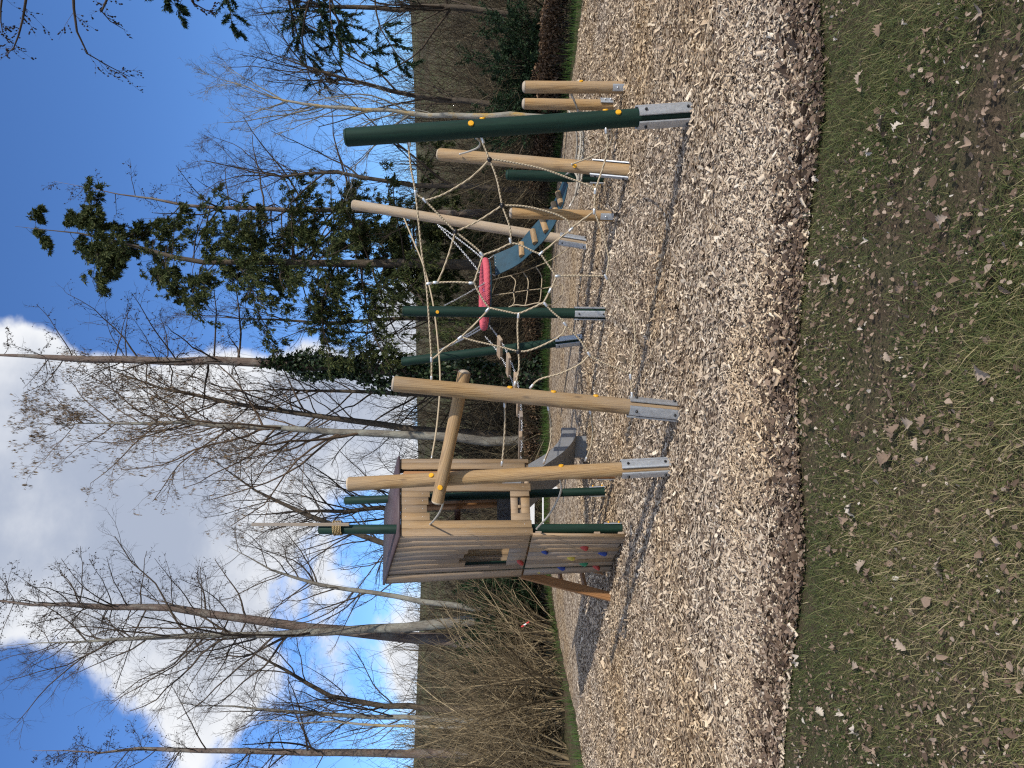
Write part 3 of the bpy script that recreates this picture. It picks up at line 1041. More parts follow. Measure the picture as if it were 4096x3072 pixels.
def lerp_rope(a, b, imgs):
    """points given in the picture, distances running from post a to post b"""
    n = len(imgs)
    return [pix(ix, iy, a + (b - a) * i / (n - 1)) for i, (ix, iy) in enumerate(imgs)]


rope_thing('hand_rope', 'highest of three ropes strung between the two leaning log posts', lerp_rope(6.12, 6.40, [(2019, 1608), (2020, 1680), (2017, 1760), (2007, 1866)]), group='ropes between the log posts')
rope_thing('hand_rope', 'middle of three ropes strung between the two leaning log posts', lerp_rope(6.14, 6.42, [(2192, 1620), (2205, 1700), (2200, 1780), (2173, 1856)]), group='ropes between the log posts')
rope_thing('hand_rope', 'lowest of three ropes strung between the two leaning log posts', lerp_rope(6.16, 6.44, [(2360, 1634), (2371, 1720), (2362, 1790), (2341, 1846)]), group='ropes between the log posts')
rope_thing('hand_rope', 'grey rope hanging from the log post to the playhouse corner leg', lerp_rope(6.5, 8.26, [(2236, 1903), (2246, 1950), (2228, 2005), (2193, 2064), (2160, 2100), (2146, 2116)]), 0.010, M_ROPEG)
rope_thing('hand_rope', 'short grey rope from the crossbar to the playhouse front planks', lerp_rope(6.5, 8.44, [(1774, 1985), (1770, 2020), (1758, 2050), (1735, 2082), (1720, 2098)]), 0.010, M_ROPEG)
rope_thing('hand_rope', 'grey rope looping from the green post to the log behind it, higher one', lerp_rope(5.62, 8.7, [(1905, 550), (1921, 570), (1912, 590), (1875, 606), (1839, 616)]), 0.010, M_ROPEG)
rope_thing('hand_rope', 'slack rope from the green post foot to the log behind it, lower one', lerp_rope(5.75, 8.36, [(2440, 512), (2450, 545), (2430, 590), (2361, 628), (2284, 658)]), 0.009, M_ROPE)
rope_thing('hand_rope', 'thin high rope running from the pale log over the nest to the playhouse', lerp_rope(11.75, 9.35, [(1614, 868), (1650, 955), (1695, 1067), (1733, 1218), (1755, 1410), (1760, 1545), (1747, 1707), (1726, 1836)]), 0.012, M_ROPE)


# ------------------------------------------------------------------ chains
def link_template(ln=0.034, wd=0.019, r=0.0033, seg=10, sides=4):
    a = np.arange(seg) / seg * 2 * math.pi
    C = np.stack([np.sign(np.cos(a)) * (ln - wd) / 2 + np.cos(a) * wd / 2, np.sin(a) * wd / 2, np.zeros(seg)], -1)
    Tn = norm(np.roll(C, -1, 0) - np.roll(C, 1, 0))
    Nn = np.cross(Tn, np.array([0, 0, 1.0]))
    b = np.arange(sides) / sides * 2 * math.pi
    V = C[:, None] + r * (np.cos(b)[None, :, None] * Nn[:, None] + np.sin(b)[None, :, None] * np.array([0, 0, 1.0]))
    s = np.arange(sides); s2 = (s + 1) % sides
    Q = np.concatenate([np.stack([k * sides + s, k * sides + s2, ((k + 1) % seg) * sides + s2, ((k + 1) % seg) * sides + s], -1) for k in range(seg)])
    return V.reshape(-1, 3), Q


LINKV, LINKQ = link_template()


def chain_mesh(p0, p1, sag=0.02, scale=1.0):
    p0, p1 = Vector(p0), Vector(p1)
    n = max(3, int((p1 - p0).length / (0.027 * scale)))
    acc = Acc()
    for i in range(n):
        def at(t):
            q_ = p0.lerp(p1, t); q_.z -= sag * 4 * t * (1 - t); return q_
        a, b = at(i / n), at((i + 1) / n)
        x = (b - a).normalized()
        h = Vector((0, 0, 1)) if i % 2 else Vector((0.35, -0.9, 0.1))
        y = (h - x * h.dot(x)).normalized(); z = x.cross(y)
        R_ = np.array([x, y, z]) * scale
        acc.add(LINKV @ R_ + np.array((a + b) / 2), LINKQ)
    return acc.mesh('chain')


# ------------------------------------------------------------------ nest basket
NC = pix(1938, 1177, 11.0)
NR = 0.49
nest = empty('nest_basket', NC)
tag(nest, 'round pink rope nest basket with blue netting hung between posts', 'nest swing')
nm = Matrix.Translation(NC) @ Matrix.Rotation(math.radians(4.5), 4, 'X') @ Matrix.Rotation(math.radians(0.6), 4, 'Y')


def torus(R, r, seg=64, sides=14, wob=0.0):
    a = np.arange(seg) / seg * 2 * math.pi; b = np.arange(sides) / sides * 2 * math.pi
    rr = r * (1 + wob * np.sin(a[:, None] * 40 + b[None, :] * 3))
    V = np.stack([(R + rr * np.cos(b)[None]) * np.cos(a)[:, None], (R + rr * np.cos(b)[None]) * np.sin(a)[:, None], rr * np.sin(b)[None]], -1).reshape(-1, 3)
    i = np.arange(seg)[:, None] * sides; j = ((np.arange(seg) + 1) % seg)[:, None] * sides
    s = np.arange(sides)[None]; s2 = (s + 1) % sides
    return V, np.stack([i + s, j + s, j + s2, i + s2], -1).reshape(-1, 4)


V, Q = torus(NR, 0.05, 220, 14, 0.07)
rim = obj('rim', npmesh('rim', V, Q), M_PINK, nest, nm)
V, Q = torus(NR + 0.004, 0.022, 60, 8)
obj('hoop', npmesh('hoop', V + np.array([0, 0, -0.048]), Q), M_RUBBER, nest, nm)
acc = Acc()
for i in range(-4, 5):
    for ax in (0, 1):
        c = i * 0.105
        h = math.sqrt(max(0, NR * NR - c * c))
        pts = []
        for k in range(9):
            t = -1 + 2 * k / 8
            q_ = (h * t, c) if ax == 0 else (c, h * t)
            pts.append((q_[0], q_[1], -0.085 * (1 - (q_[0] ** 2 + q_[1] ** 2) / NR ** 2) - 0.005))
        V, Q, T = tubes(np.array([pts]), np.full((1, 9), 0.007), 5)
        acc.add(V, Q)
obj('netting', acc.mesh('netting'), M_BLUE, nest, nm)


def rimpt(deg, dz=0.0):
    a = math.radians(deg)
    return nm @ Vector((NR * math.cos(a), NR * math.sin(a), dz))


W2c = pix(1749, 898, 11.65); G3c = pix(1752, 1404, 12.1); GCc = pix(1777, 1222, 9.95)
for a, b, sg in [(W2c, rimpt(-8), 0.03), (W2c, rimpt(50), 0.03), (G3c, rimpt(150), 0.03), (G3c, rimpt(185), 0.03), (GCc, rimpt(-75), 0.02)]:
    obj('chain', chain_mesh(a, b, sg, 1.15), M_CHAIN, nest)

# ------------------------------------------------------------------ plank bridge from the nest to the playhouse
br = empty('plank_bridge', pix(2075, 1660, 10.2))
tag(br, 'hanging bridge of short wooden planks on two steel chains', 'plank bridge')
e0 = pix(1940, 1316, 11.2); e1 = pix(2082, 1836, 9.42)
trav = (e1 - e0); trav.z = 0; trav.normalize()
wdir = Vector((-trav.y, trav.x, 0)) if trav.x * 0 + (-trav.y) > 0 else Vector((trav.y, -trav.x, 0))
# plank centres from the picture
PC = [(1999, 1390, 10.95), (2034, 1461, 10.72), (2062, 1540, 10.45), (2074, 1615, 10.18), (2083, 1698, 9.9), (2081, 1781, 9.62)]
cents = [pix(*c) for c in PC]
pl_me = box_mesh(0.42, 0.115, 0.045, 0.006)
pl_me.materials.append(M_PLANKGREY)
for i, c in enumerate(cents):
    prv = cents[i - 1] if i else e0
    nxt = cents[i + 1] if i + 1 < len(cents) else e1
    d = (nxt - prv).normalized()
    x = Vector((d.y * -1, d.x, 0)).normalized()
    if x.x < 0: x = -x
    z = x.cross(d)
    if z.z < 0: z = -z
    y = z.cross(x)
    m = Matrix.Identity(4)
    for r in range(3): m[r][0] = x[r]; m[r][1] = y[r]; m[r][2] = z[r]
    m.translation = c
    obj('plank', pl_me, None, br, m)
wd2 = Vector((0.70, -0.71, 0))
for s in (-1, 1):
    path = [e0 + wd2 * 0.15 * s] + [c + wd2 * 0.15 * s for c in cents] + [e1 + wd2 * 0.15 * s]
    for a, b in zip(path[:-1], path[1:]):
        obj('chain', chain_mesh(a, b, 0.015, 1.15), M_CHAIN, br)

# ------------------------------------------------------------------ rubber belt bridge with half-log rungs
bb = empty('belt_bridge', pix(2160, 920, 10.3))
tag(bb, 'teal rubber belt bridge with half-log rungs below the pink nest', 'belt bridge')
UE = [(1976, 1020), (2067, 978), (2113, 928), (2158, 877), (2208, 821), (2240, 752), (2256, 704)]
LE = [(1982, 1103), (2067, 1061), (2125, 1012), (2183, 953), (2227, 881), (2256, 812), (2272, 740)]
DE = [11.0, 10.8, 10.62, 10.45, 10.28, 10.12, 10.0]
cl = [(pix(u[0], u[1], d + 0.09), pix(l[0], l[1], d - 0.09)) for u, l, d in zip(UE, LE, DE)]


def catmull(pts, sub):
    ex = [pts[0] * 2 - pts[1]] + pts + [pts[-1] * 2 - pts[-2]]
    out = []
    for i in range(len(pts) - 1):
        a, b, c, d = ex[i:i + 4]
        for k in range(sub):
            t = k / sub
            out.append(0.5 * ((2 * b) + (c - a) * t + (2 * a - 5 * b + 4 * c - d) * t * t + (3 * b - a - 3 * c + d) * t ** 3))
    return out + [pts[-1]]


u_ = catmull([c[0] for c in cl], 5); l_ = catmull([c[1] for c in cl], 5)
acc = Acc()
V = []
for i, (a, b) in enumerate(zip(u_, l_)):
    t = (u_[min(i + 1, len(u_) - 1)] - u_[max(i - 1, 0)]).normalized()
    nrm = (b - a).normalized().cross(t)
    if nrm.z < 0: nrm = -nrm
    V += [a + nrm * 0.005, b + nrm * 0.005, b - nrm * 0.005, a - nrm * 0.005]
n_ = len(u_)
Q = [[k * 4 + j, k * 4 + (j + 1) % 4, (k + 1) * 4 + (j + 1) % 4, (k + 1) * 4 + j] for k in range(n_ - 1) for j in range(4)] + [[0, 3, 2, 1], [(n_ - 1) * 4 + j for j in range(4)]]
obj('belt', sharp(npmesh('belt', np.array([list(v) for v in V]), np.array(Q)), 40), M_RUBBER, bb)
half = [(0.045 * math.cos(math.radians(a)), 0.055 * math.sin(math.radians(a))) for a in range(0, 181, 20)]
for k, (f, ix, iy) in enumerate([(0.24, 2052, 1022), (0.42, 2107, 962), (0.55, 2161, 925), (0.70, 2203, 862), (0.83, 2240, 805)]):
    i = int(f * (n_ - 1))
    a, b = u_[i], l_[i]
    w = (b - a).normalized(); t = (u_[i + 1] - u_[i - 1]).normalized()
    nr = w.cross(t)
    if nr.z < 0: nr = -nr
    m = Matrix.Identity(4)
    x = nr.cross(w)
    for r in range(3): m[r][0] = x[r]; m[r][1] = nr[r]; m[r][2] = w[r]
    m.translation = (a + b) / 2 + nr * 0.007
    obj('rung', prism('rung', half, -0.12, 0.12), M_LOG, bb, m)
for i in range(6):
    q_ = u_[0].lerp(l_[0], (i + 0.7) / 6.5) + (u_[1] - u_[0]).normalized() * 0.025
    nr = (l_[0] - u_[0]).normalized().cross((u_[1] - u_[0]).normalized())
    if nr.z < 0: nr = -nr
    obj('rivet', BOLT['steel'], None, bb, frame_along(q_ + nr * 0.004, q_ + nr, Vector((1, 0, 0))) @ Matrix.Scale(0.7, 4))
for q_, dg in ((u_[0], -20), (l_[0], -55)):
    obj('chain', chain_mesh(q_, rimpt(dg), 0.0, 1.0), M_CHAIN, bb)

# ------------------------------------------------------------------ small climbing net hanging below the nest
sn = empty('scramble_net', pix(2275, 993, 11.6))
tag(sn, 'small curved rope scramble net hanging below the nest', 'rope net')
r1 = lerp_rope(10.7, 11.5, [(1968, 1120), (2042, 1102), (2092, 1087), (2143, 1067), (2200, 1042), (2277, 992)])
r2 = lerp_rope(10.6, 10.9, [(1978, 1180), (2055, 1170), (2111, 1161), (2165, 1155), (2250, 1139)])
r3 = lerp_rope(10.5, 10.0, [(1985, 1262), (2050, 1222), (2100, 1222), (2150, 1212), (2190, 1222)])
for pts in (r1, r2, r3, [r1[1], pix(2062, 1125, 10.85), r2[1], pix(2058, 1205, 10.6), r3[1]], [r1[2], pix(2112, 1120, 10.85), r2[2], pix(2105, 1205, 10.55), r3[2]],
            [r1[3], pix(2166, 1105, 10.9), r2[3], pix(2160, 1200, 10.5), r3[3]], [r2[4], pix(2246, 1180, 10.6), pix(2215, 1215, 10.2), r3[4]]):
    V, Q, T = polytube(pts, 0.008, 6, 5)
    obj('rope', npmesh('rope', V, Q, T), M_ROPE, sn)
for p in (r2[1], r2[2], r2[3]):
    obj('ball_joint', BALL, None, sn, Matrix.Translation(p) @ Matrix.Scale(0.9, 4))

# ------------------------------------------------------------------ net bed between the short posts
nb = empty('net_bed', (2.85, 9.15, 0.45))
tag(nb, 'low knotted rope net bed stretched between the short posts', 'net bed')


def hook(key, z, toward):
    b_, t_, r, fr_ = POSTS[key]
    s = z / (t_ - b_).z
    p = b_.lerp(t_, s)
    d = (Vector(toward) - p); d.z = 0
    return p + d.normalized() * (r + 0.01)


ctr = Vector((2.85, 9.15, 0.42))
corn = [hook(k, z, ctr) for k, z in (('R1', 0.60), ('R2', 0.56), ('GS', 0.52), ('R3', 0.56), ('W1', 0.60))]
inner = [c.lerp(ctr, 0.24) - Vector((0, 0, 0.05)) for c in corn]
for c, i_ in zip(corn, inner):
    V, Q, T = polytube([c, i_], 0.012, 7); obj('corner_rope', npmesh('cr', V, Q, T), M_ROPEG, nb)
    obj('clamp', CLAMP, None, nb, frame_along(c.lerp(i_, 0.25), i_, Vector((0.1, 0.2, 1))))
n5 = len(inner)
for i in range(n5):
    a, b = inner[i], inner[(i + 1) % n5]
    mid = (a + b) / 2; mid = mid.lerp(ctr, 0.15) - Vector((0, 0, 0.03))
    V, Q, T = polytube([a, mid, b], 0.012, 7, 5); obj('edge_rope', npmesh('er', V, Q, T), M_ROPEG, nb)
poly = [(v.x, v.y) for i in range(n5) for v in (inner[i], ((inner[i] + inner[(i + 1) % n5]) / 2).lerp(ctr, 0.15))]


def clip_line(poly, o_, d_):
    ts = []
    for i in range(len(poly)):
        x1, y1 = poly[i]; x2, y2 = poly[(i + 1) % len(poly)]
        den = d_[0] * (y2 - y1) - d_[1] * (x2 - x1)
        if abs(den) < 1e-9: continue
        t = ((x1 - o_[0]) * (y2 - y1) - (y1 - o_[1]) * (x2 - x1)) / den
        s = ((x1 - o_[0]) * d_[1] - (y1 - o_[1]) * d_[0]) / den
        if 0 <= s <= 1: ts.append(t)
    return (min(ts), max(ts)) if len(ts) >= 2 else None


for dv in ((1, 0.15), (-0.15, 1)):
    pn = (-dv[1], dv[0])
    for k in range(-7, 8):
        og = (ctr.x + pn[0] * k * 0.095, ctr.y + pn[1] * k * 0.095)
        r = clip_line(poly, og, dv)
        if not r: continue
        pts = []
        for j in range(9):
            t = r[0] + (r[1] - r[0]) * j / 8
            x, y = og[0] + dv[0] * t, og[1] + dv[1] * t
            rad = math.hypot(x - ctr.x, y - ctr.y)
            pts.append((x, y, 0.38 + 0.22 * min(1, rad / 0.75) ** 2 * 0.75 + 0.008 * math.sin(j * 3 + k)))
        V, Q, T = tubes(np.array([pts]), np.full((1, 9), 0.008), 6)
        obj('rope', npmesh('rope', V, Q, T), M_ROPEG, nb)


# ------------------------------------------------------------------ playhouse
At, As, Ab = pix(1602, 2143, 8.30), pix(2126, 2139, 8.30), pix(2504, 2143, 8.30)
Lt, Ls, Lb = pix(1542, 2332, 9.32), pix(2089, 2302, 9.32), pix(2440, 2286, 9.32)
Rt, Rs = pix(1601, 1834, 9.285), pix(2113, 1835, 9.285)
Kt = Lt + (Rt - At) * 0.95; Ks = Ls + (Rs - As) * 0.95
house = empty('playhouse', Vector((As.x, As.y, 0)).lerp(Vector((Ks.x, Ks.y, 0)), 0.5))
tag(house, 'wooden plank playhouse on green legs with climbing wall and slide', 'playhouse')


def bil(q, s, t):
    bl, br_, tl, tr = q
    return bl.lerp(br_, s).lerp(tl.lerp(tr, s), t)


def plank_piece(parent, q, s0, s1, t0, t1, th=0.026, out=Vector((0, -1, 0)), mat=None, name='plank', gap=0.0032, t0b=None, t1b=None):
    W = (q[1] - q[0]).length
    g = gap / W
    s0 += g; s1 -= g
    j = random.uniform(-0.002, 0.0025)
    t0b = t0 if t0b is None else t0b; t1b = t1 if t1b is None else t1b
    f = [bil(q, s0, t0), bil(q, s1, t0b), bil(q, s1, t1b), bil(q, s0, t1)]
    n = (f[1] - f[0]).cross(f[3] - f[0]).normalized()
    if n.dot(out) < 0: n = -n
    e = 0.0022
    ctr_ = sum(f, Vector()) / 4
    lip = [p + (ctr_ - p).normalized() * e for p in f]
    V = np.array([list(p + n * (j - th)) for p in f] + [list(p + n * (j - e)) for p in f] + [list(p + n * j) for p in lip])
    Q = [[0, 3, 2, 1], [8, 9, 10, 11]] + [[i, (i + 1) % 4, 4 + (i + 1) % 4, 4 + i] for i in range(4)] + [[4 + i, 4 + (i + 1) % 4, 8 + (i + 1) % 4, 8 + i] for i in range(4)]
    return obj(name, npmesh(name, V, np.array(Q), None, False), mat, parent)


NAIL = lathe_mesh('nail', [(0.0045, 0), (0.004, 0.002), (0.0005, 0.003)], 8)
NAIL.materials.append(M_CHAIN)


def nails(parent, q, s, ts, out):
    for t in ts:
        p = bil(q, s, t)
        obj('screw', NAIL, None, parent, frame_along(p + out * 0.002, p + out, Vector((0, 0, 1))))


def persp(pf, d0, d1):
    return pf * d0 / ((1 - pf) * d1 + pf * d0)


# front wall (faces the log posts)
qF = (As, Rs, At, Rt)
nF = (Rs - As).cross(Vector((0, 0, 1))).normalized()
wF = empty('wall', As, house); wF['label'] = 'sunlit plank wall with the open doorway'
bF = [persp(x, 8.3, 9.285) for x in (0, .094, .195, .30, .40, .50, .58, .68)]
plank_piece(wF, qF, bF[0], bF[1], -0.012, 1.0, out=nF, mat=M_PLANK)
plank_piece(wF, qF, bF[1], bF[2], -0.005, 1.0, out=nF, mat=M_PLANK)
nails(wF, qF, (bF[0] + bF[1]) / 2, (0.04, 0.5, 0.95), nF); nails(wF, qF, (bF[1] + bF[2]) / 2, (0.05, 0.46, 0.93), nF)
for i, tt in zip((2, 3, 4, 5), (0.776, 0.797, 0.785, 0.774)):
    plank_piece(wF, qF, bF[i], bF[i + 1], tt, 1.0, out=nF, mat=M_PLANK)
    nails(wF, qF, (bF[i] + bF[i + 1]) / 2, (0.83, 0.96), nF)
plank_piece(wF, qF, bF[6], bF[7], -0.008, 1.0, out=nF, mat=M_PLANK)
nails(wF, qF, (bF[6] + bF[7]) / 2, (0.05, 0.5, 0.95), nF)
for a, b, t0 in ((persp(.865, 8.3, 9.285), persp(.945, 8.3, 9.285), 0.03), (persp(.945, 8.3, 9.285), 1.0, 0.0)):
    plank_piece(wF, qF, a, b, t0, 1.0, out=nF, mat=M_PLANK)
# apron under the doorway
plank_piece(wF, qF, bF[2], bF[3] - 0.01, 0.005, 0.152, out=nF, mat=M_PLANK)
plank_piece(wF, qF, bF[5] + 0.01, bF[6], 0.005, 0.152, out=nF, mat=M_PLANK)
qF2 = tuple(p - nF * 0.03 for p in qF)
plank_piece(wF, qF2, bF[2], bF[6], 0.095, 0.150, out=nF, mat=M_PLANKGREY)
plank_piece(wF, qF2, bF[2], bF[6], 0.005, 0.070, out=nF, mat=M_PLANK)
plank_piece(wF, qF2, bF[4] - 0.02, bF[4] + 0.02, 0.071, 0.094, out=nF, mat=M_PLANK)

# side wall above the climbing panel
qL = (As, Ls, At, Lt)
nL = -((Ls - As).cross(Vector((0, 0, 1))).normalized())
wL = empty('wall', As.lerp(Ls, 0.5), house); wL['label'] = 'greyer plank wall with a small stepped window'
tops = {3: 0.452, 4: 0.473, 5: 0.50, 6: 0.449}
for i in range(8):
    s0, s1 = i * 0.1005, (i + 1) * 0.1005
    if i in tops:
        plank_piece(wL, qL, s0, s1, tops[i], 1.0, out=nL, mat=M_PLANKGREY)
        plank_piece(wL, qL, s0, s1, 0.008, 0.14, out=nL, mat=M_PLANKGREY)
    else:
        plank_piece(wL, qL, s0, s1, 0.008, 1.0, out=nL, mat=M_PLANKGREY)
    nails(wL, qL, (s0 + s1) / 2, (0.95,), nL)
plank_piece(wL, qL, 0.845, 1.0, 0.008, 1.0, out=nL, mat=M_PLANKGREY)

# climbing panel
qC = (Ab, Lb, As - Vector((0, 0, 0.012)), Ls - Vector((0, 0, 0.012)))
cw = empty('climbing_panel', Ab.lerp(Lb, 0.5), house); cw['label'] = 'plank climbing panel with coloured holds'
for i in range(8):
    s0, s1 = i * 0.1005, (i + 1) * 0.1005
    lo = 0.0 if i < 2 else random.choice([0.012, 0.03, 0.0])
    plank_piece(cw, qC, s0, s1, lo, 1.0, out=nL, mat=M_PLANKGREY if i % 3 else M_PLANK)
plank_piece(cw, qC, 0.845, 1.0, 0.01, 1.0, out=nL, mat=M_PLANKGREY)


def hit(ix, iy, p, n):
    d = pixdir(ix, iy); o_ = Vector((0, 0, CAMZ))
    return o_ + d * ((p - o_).dot(n) / d.dot(n))


for hx, hy, c in [(1163, 895, 'red'), (1302, 963, 'yellow'), (1358, 810, 'blue'), (1493, 938, 'blue'), (1568, 857, 'yellow'), (1670, 907, 'green'), (1680, 775, 'red'), (1828, 825, 'blue'), (1778, 935, 'red')]:
    nC = (Lb - Ab).cross(As - Ab).normalized()
    if nC.dot(nL) < 0: nC = -nC
    p = hit(1500 + hx / 2.011, 1800 + hy / 2.011, Ab if hx > 1200 else As, nC if hx > 1200 else nL)
    V, Q, T = lathe([(0.048, -0.004), (0.050, 0.008), (0.040, 0.026), (0.026, 0.040), (0.010, 0.050), (0.001, 0.052)], 12)
    rr = np.random.default_rng(int(hx))
    V = V.copy(); a = np.arctan2(V[:, 1], V[:, 0])
    V[:, :2] *= (1 + 0.22 * np.sin(a * 2 + hx) + 0.12 * np.sin(a * 3 + hy))[:, None]
    V[:, 0] *= 0.72; V[:, 1] += V[:, 2] * 0.55
    h_ = obj('climbing_hold', npmesh('hold', V, Q, T), HOLDC[c], cw, frame_along(p, p + nL, Vector((1, 0, 0))) @ Matrix.Rotation(rr.uniform(2.4, 3.9), 4, 'Z'))
    h_['label'] = c + ' moulded climbing hold'

# far walls, seen through the openings
qB = (Ls, Ks, Lt, Kt); nB = (Ks - Ls).cross(Vector((0, 0, -1))).normalized()
wB = empty('wall', Ls.lerp(Ks, 0.5), house)
for i in range(5):
    plank_piece(wB, qB, i * 0.1, (i + 1) * 0.1, 0.0, 1.0, out=-nB, mat=M_PLANK)
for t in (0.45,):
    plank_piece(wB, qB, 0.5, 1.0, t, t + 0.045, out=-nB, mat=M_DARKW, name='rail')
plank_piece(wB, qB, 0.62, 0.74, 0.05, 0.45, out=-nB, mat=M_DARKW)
qK = (Rs, Ks, Rt, Kt); nK = (Ks - Rs).cross(Vector((0, 0, 1))).normalized()
wK = empty('wall', Rs.lerp(Ks, 0.5), house)
for i in range(2):
    plank_piece(wK, qK, i * 0.1 + 0.03, (i + 1) * 0.1 + 0.03, 0.0, 1.0, out=nK, mat=M_PLANK)
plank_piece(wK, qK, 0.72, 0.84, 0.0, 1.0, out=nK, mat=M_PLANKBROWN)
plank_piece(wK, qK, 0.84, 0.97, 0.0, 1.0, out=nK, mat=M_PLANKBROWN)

# floor and roof
fl = [p + Vector((0, 0, 0.05)) for p in (As, Rs, Ks, Ls)]
fc = sum(fl, Vector()) / 4
fl = [p.lerp(fc, 0.06) for p in fl]
V, Q = hexa([p - Vector((0, 0, 0.05)) for p in fl], fl)
obj('floor', npmesh('floor', V, Q, None, False), M_PLANKGREY, house)
rf = [At, Rt, Kt, Lt]
rc = sum(rf, Vector()) / 4
rf = [rc + (p - rc) * 1.035 + Vector((0, 0, 0.004)) for p in rf]
V, Q = hexa(rf, [p + Vector((0, 0, 0.03)) for p in rf])
obj('roof', npmesh('roof', V, Q, None, False), M_ROOF, house)


def leg(base, top, r, brs=(), boltm='yellow', mat=M_GREEN, z0=-0.1):
    fr_ = frame_along(base, top); L = (top - base).length
    prof = [(r, z0), (r * 1.01, L * 0.3), (r * 0.99, L * 0.7), (r, L - r * 0.35), (r * 0.72, L - 0.004), (0.001, L)]
    p = obj('corner_post', sharp(lathe_mesh('leg', prof, 18, 0.006, 3), 50), mat, house, fr_)
    for a in brs:
        o_ = r + 0.004
        me = prism('bracket', [(o_ + 0.008, -0.028), (o_ + 0.008, 0.028), (o_, 0.030), (o_ - 0.004, 0.02), (o_ - 0.004, -0.02), (o_, -0.030)], -0.02, 0.22)
        me.materials.append(M_STEEL)
        b = obj('bracket', me, None, p, fr_ @ Matrix.Rotation(math.radians(a), 4, 'Z'))
    for a in brs:
        for z in (0.05, 0.17):
            obj('bolt', BOLT[boltm], None, p, outward(fr_, math.radians(a), r + 0.012, z))
    return p


g1 = pix(2490, 2114, 8.52); g1.z = 0.0
P1top = pix(1273, 2118, g1.y)
mast = leg(g1, P1top, 0.0555, (0, 180))
g2 = gnd(2424, 1964)
leg(g2, pix(1377, 2003, 10.02), 0.055, (0, 180))
g3 = gnd(2459, 1898)
leg(g3, g3 + Vector((0.0, 0.0, 2.60)), 0.052, (180,), 'steel', M_PLANKBROWN)
l_in = Lb.lerp(Ab, 0.165) - nL * 0.075
g4 = Vector((l_in.x, l_in.y, 0))
ltp = Lt.lerp(At, 0.165) - nL * 0.075
leg(g4, ltp - Vector((0, 0, 0.01)), 0.056, (0,), 'yellow')
# battens tying the climbing panel to its post
for t in (0.04, 0.93, 0.30):
    a = bil(qC, 0.03, t) - nL * 0.045; b = bil(qC, 0.80, t) - nL * 0.045
    obj('batten', box_mesh(0.035, 0.07, (b - a).length, 0.003), M_PLANKGREY, house, frame_along((a), b, nL) @ Matrix.Translation((0, 0, (b - a).length / 2)))
# lath lashed to the mast post
la0, la1 = pix(1397, 2098, g1.y - 0.068), pix(1007, 2098, g1.y - 0.068)
obj('lath', box_mesh(0.036, 0.026, (la1 - la0).length, 0.003), M_LOGPALE, house, frame_along(la0, la1) @ Matrix.Translation((0, 0, (la1 - la0).length / 2)))
lash_c = pix(1351, 2112, g1.y - 0.012)
acc = Acc()
for k in range(6):
    V, Q = torus(1.0, 0.11, 30, 6)
    V = V.copy(); V[:, 0] *= 0.079; V[:, 1] *= 0.074; V[:, 2] *= 0.055
    V[:, 2] += (k - 2.5) * 0.0175 + 0.006 * np.cos(np.arctan2(V[:, 1], V[:, 0]))
    acc.add(V, Q)
obj('lashing', acc.mesh('lashing'), M_HEMP, house, Matrix.Translation(lash_c))
# leaning stair stringer on the far side
s0, s1 = gnd(2444, 2388), pix(2085, 2296, 9.36)
sd = (s1 - s0)
obj('stringer', box_mesh(0.05, 0.115, sd.length + 0.06, 0.005), M_PLANKBROWN, house, frame_along(s0 - sd.normalized() * 0.03, s1, Vector((0.55, -0.8, 0))) @ Matrix.Translation((0, 0, sd.length / 2)))
off = Vector((0.18, 0.62, 0))
obj('stringer', box_mesh(0.05, 0.115, sd.length + 0.06, 0.005), M_PLANKBROWN, house, frame_along(s0 + off - sd.normalized() * 0.03, s1 + off, Vector((0.55, -0.8, 0))) @ Matrix.Translation((0, 0, sd.length / 2)))
for f in (0.28, 0.55, 0.82):
    a = s0 + sd * f
    obj('tread', box_mesh(0.13, 0.035, 0.62, 0.004), M_PLANKBROWN, house, frame_along(a + off * 0.04, a + off, Vector((0.5, -0.2, 0))) @ Matrix.Translation((0, 0, 0.31)))

# slide
SP = [Vector((-1.70, 9.98, 1.13)), Vector((-1.58, 10.2, 1.10)), Vector((-1.42, 10.55, 0.86)), Vector((-1.24, 10.92, 0.52)), Vector((-1.08, 11.25, 0.31)), Vector((-0.97, 11.5, 0.24)), Vector((-0.92, 11.62, 0.235))]
SP = catmull(SP, 5)
hs = [0.30] * 8 + [0.22] * 30
prof_w = 0.23
V = []
for i, p in enumerate(SP):
    t = (SP[min(i + 1, len(SP) - 1)] - SP[max(i - 1, 0)]).normalized()
    sx = t.cross(Vector((0, 0, 1))).normalized()
    h = 0.30 - 0.14 * min(1, i / 16)
    th = 0.028
    up = Vector((0, 0, 1))
    sec = [-sx * (prof_w + th) + up * h, -sx * (prof_w + 0.015) + up * (h + 0.015), -sx * prof_w + up * h, -sx * (prof_w - 0.05) + up * 0.03, sx * 0.0, sx * (prof_w - 0.05) + up * 0.03, sx * prof_w + up * h, sx * (prof_w + 0.015) + up * (h + 0.015), sx * (prof_w + th) + up * h,
           sx * (prof_w + th) - up * 0.05, -sx * (prof_w + th) - up * 0.05]
    V += [list(p + s_) for s_ in sec]
ns = 11
Q = [[k * ns + j, k * ns + (j + 1) % ns, (k + 1) * ns + (j + 1) % ns, (k + 1) * ns + j] for k in range(len(SP) - 1) for j in range(ns)]
sme = npmesh('slide', np.array(V), np.array(Q), np.array([[0, j + 1, j] for j in range(1, ns - 1)] + [[(len(SP) - 1) * ns, (len(SP) - 1) * ns + j, (len(SP) - 1) * ns + j + 1] for j in range(1, ns - 1)]))
sl_ = obj('slide', sharp(sme, 35), M_SLIDE, house); sl_['label'] = 'grey plastic slide going down behind the house'
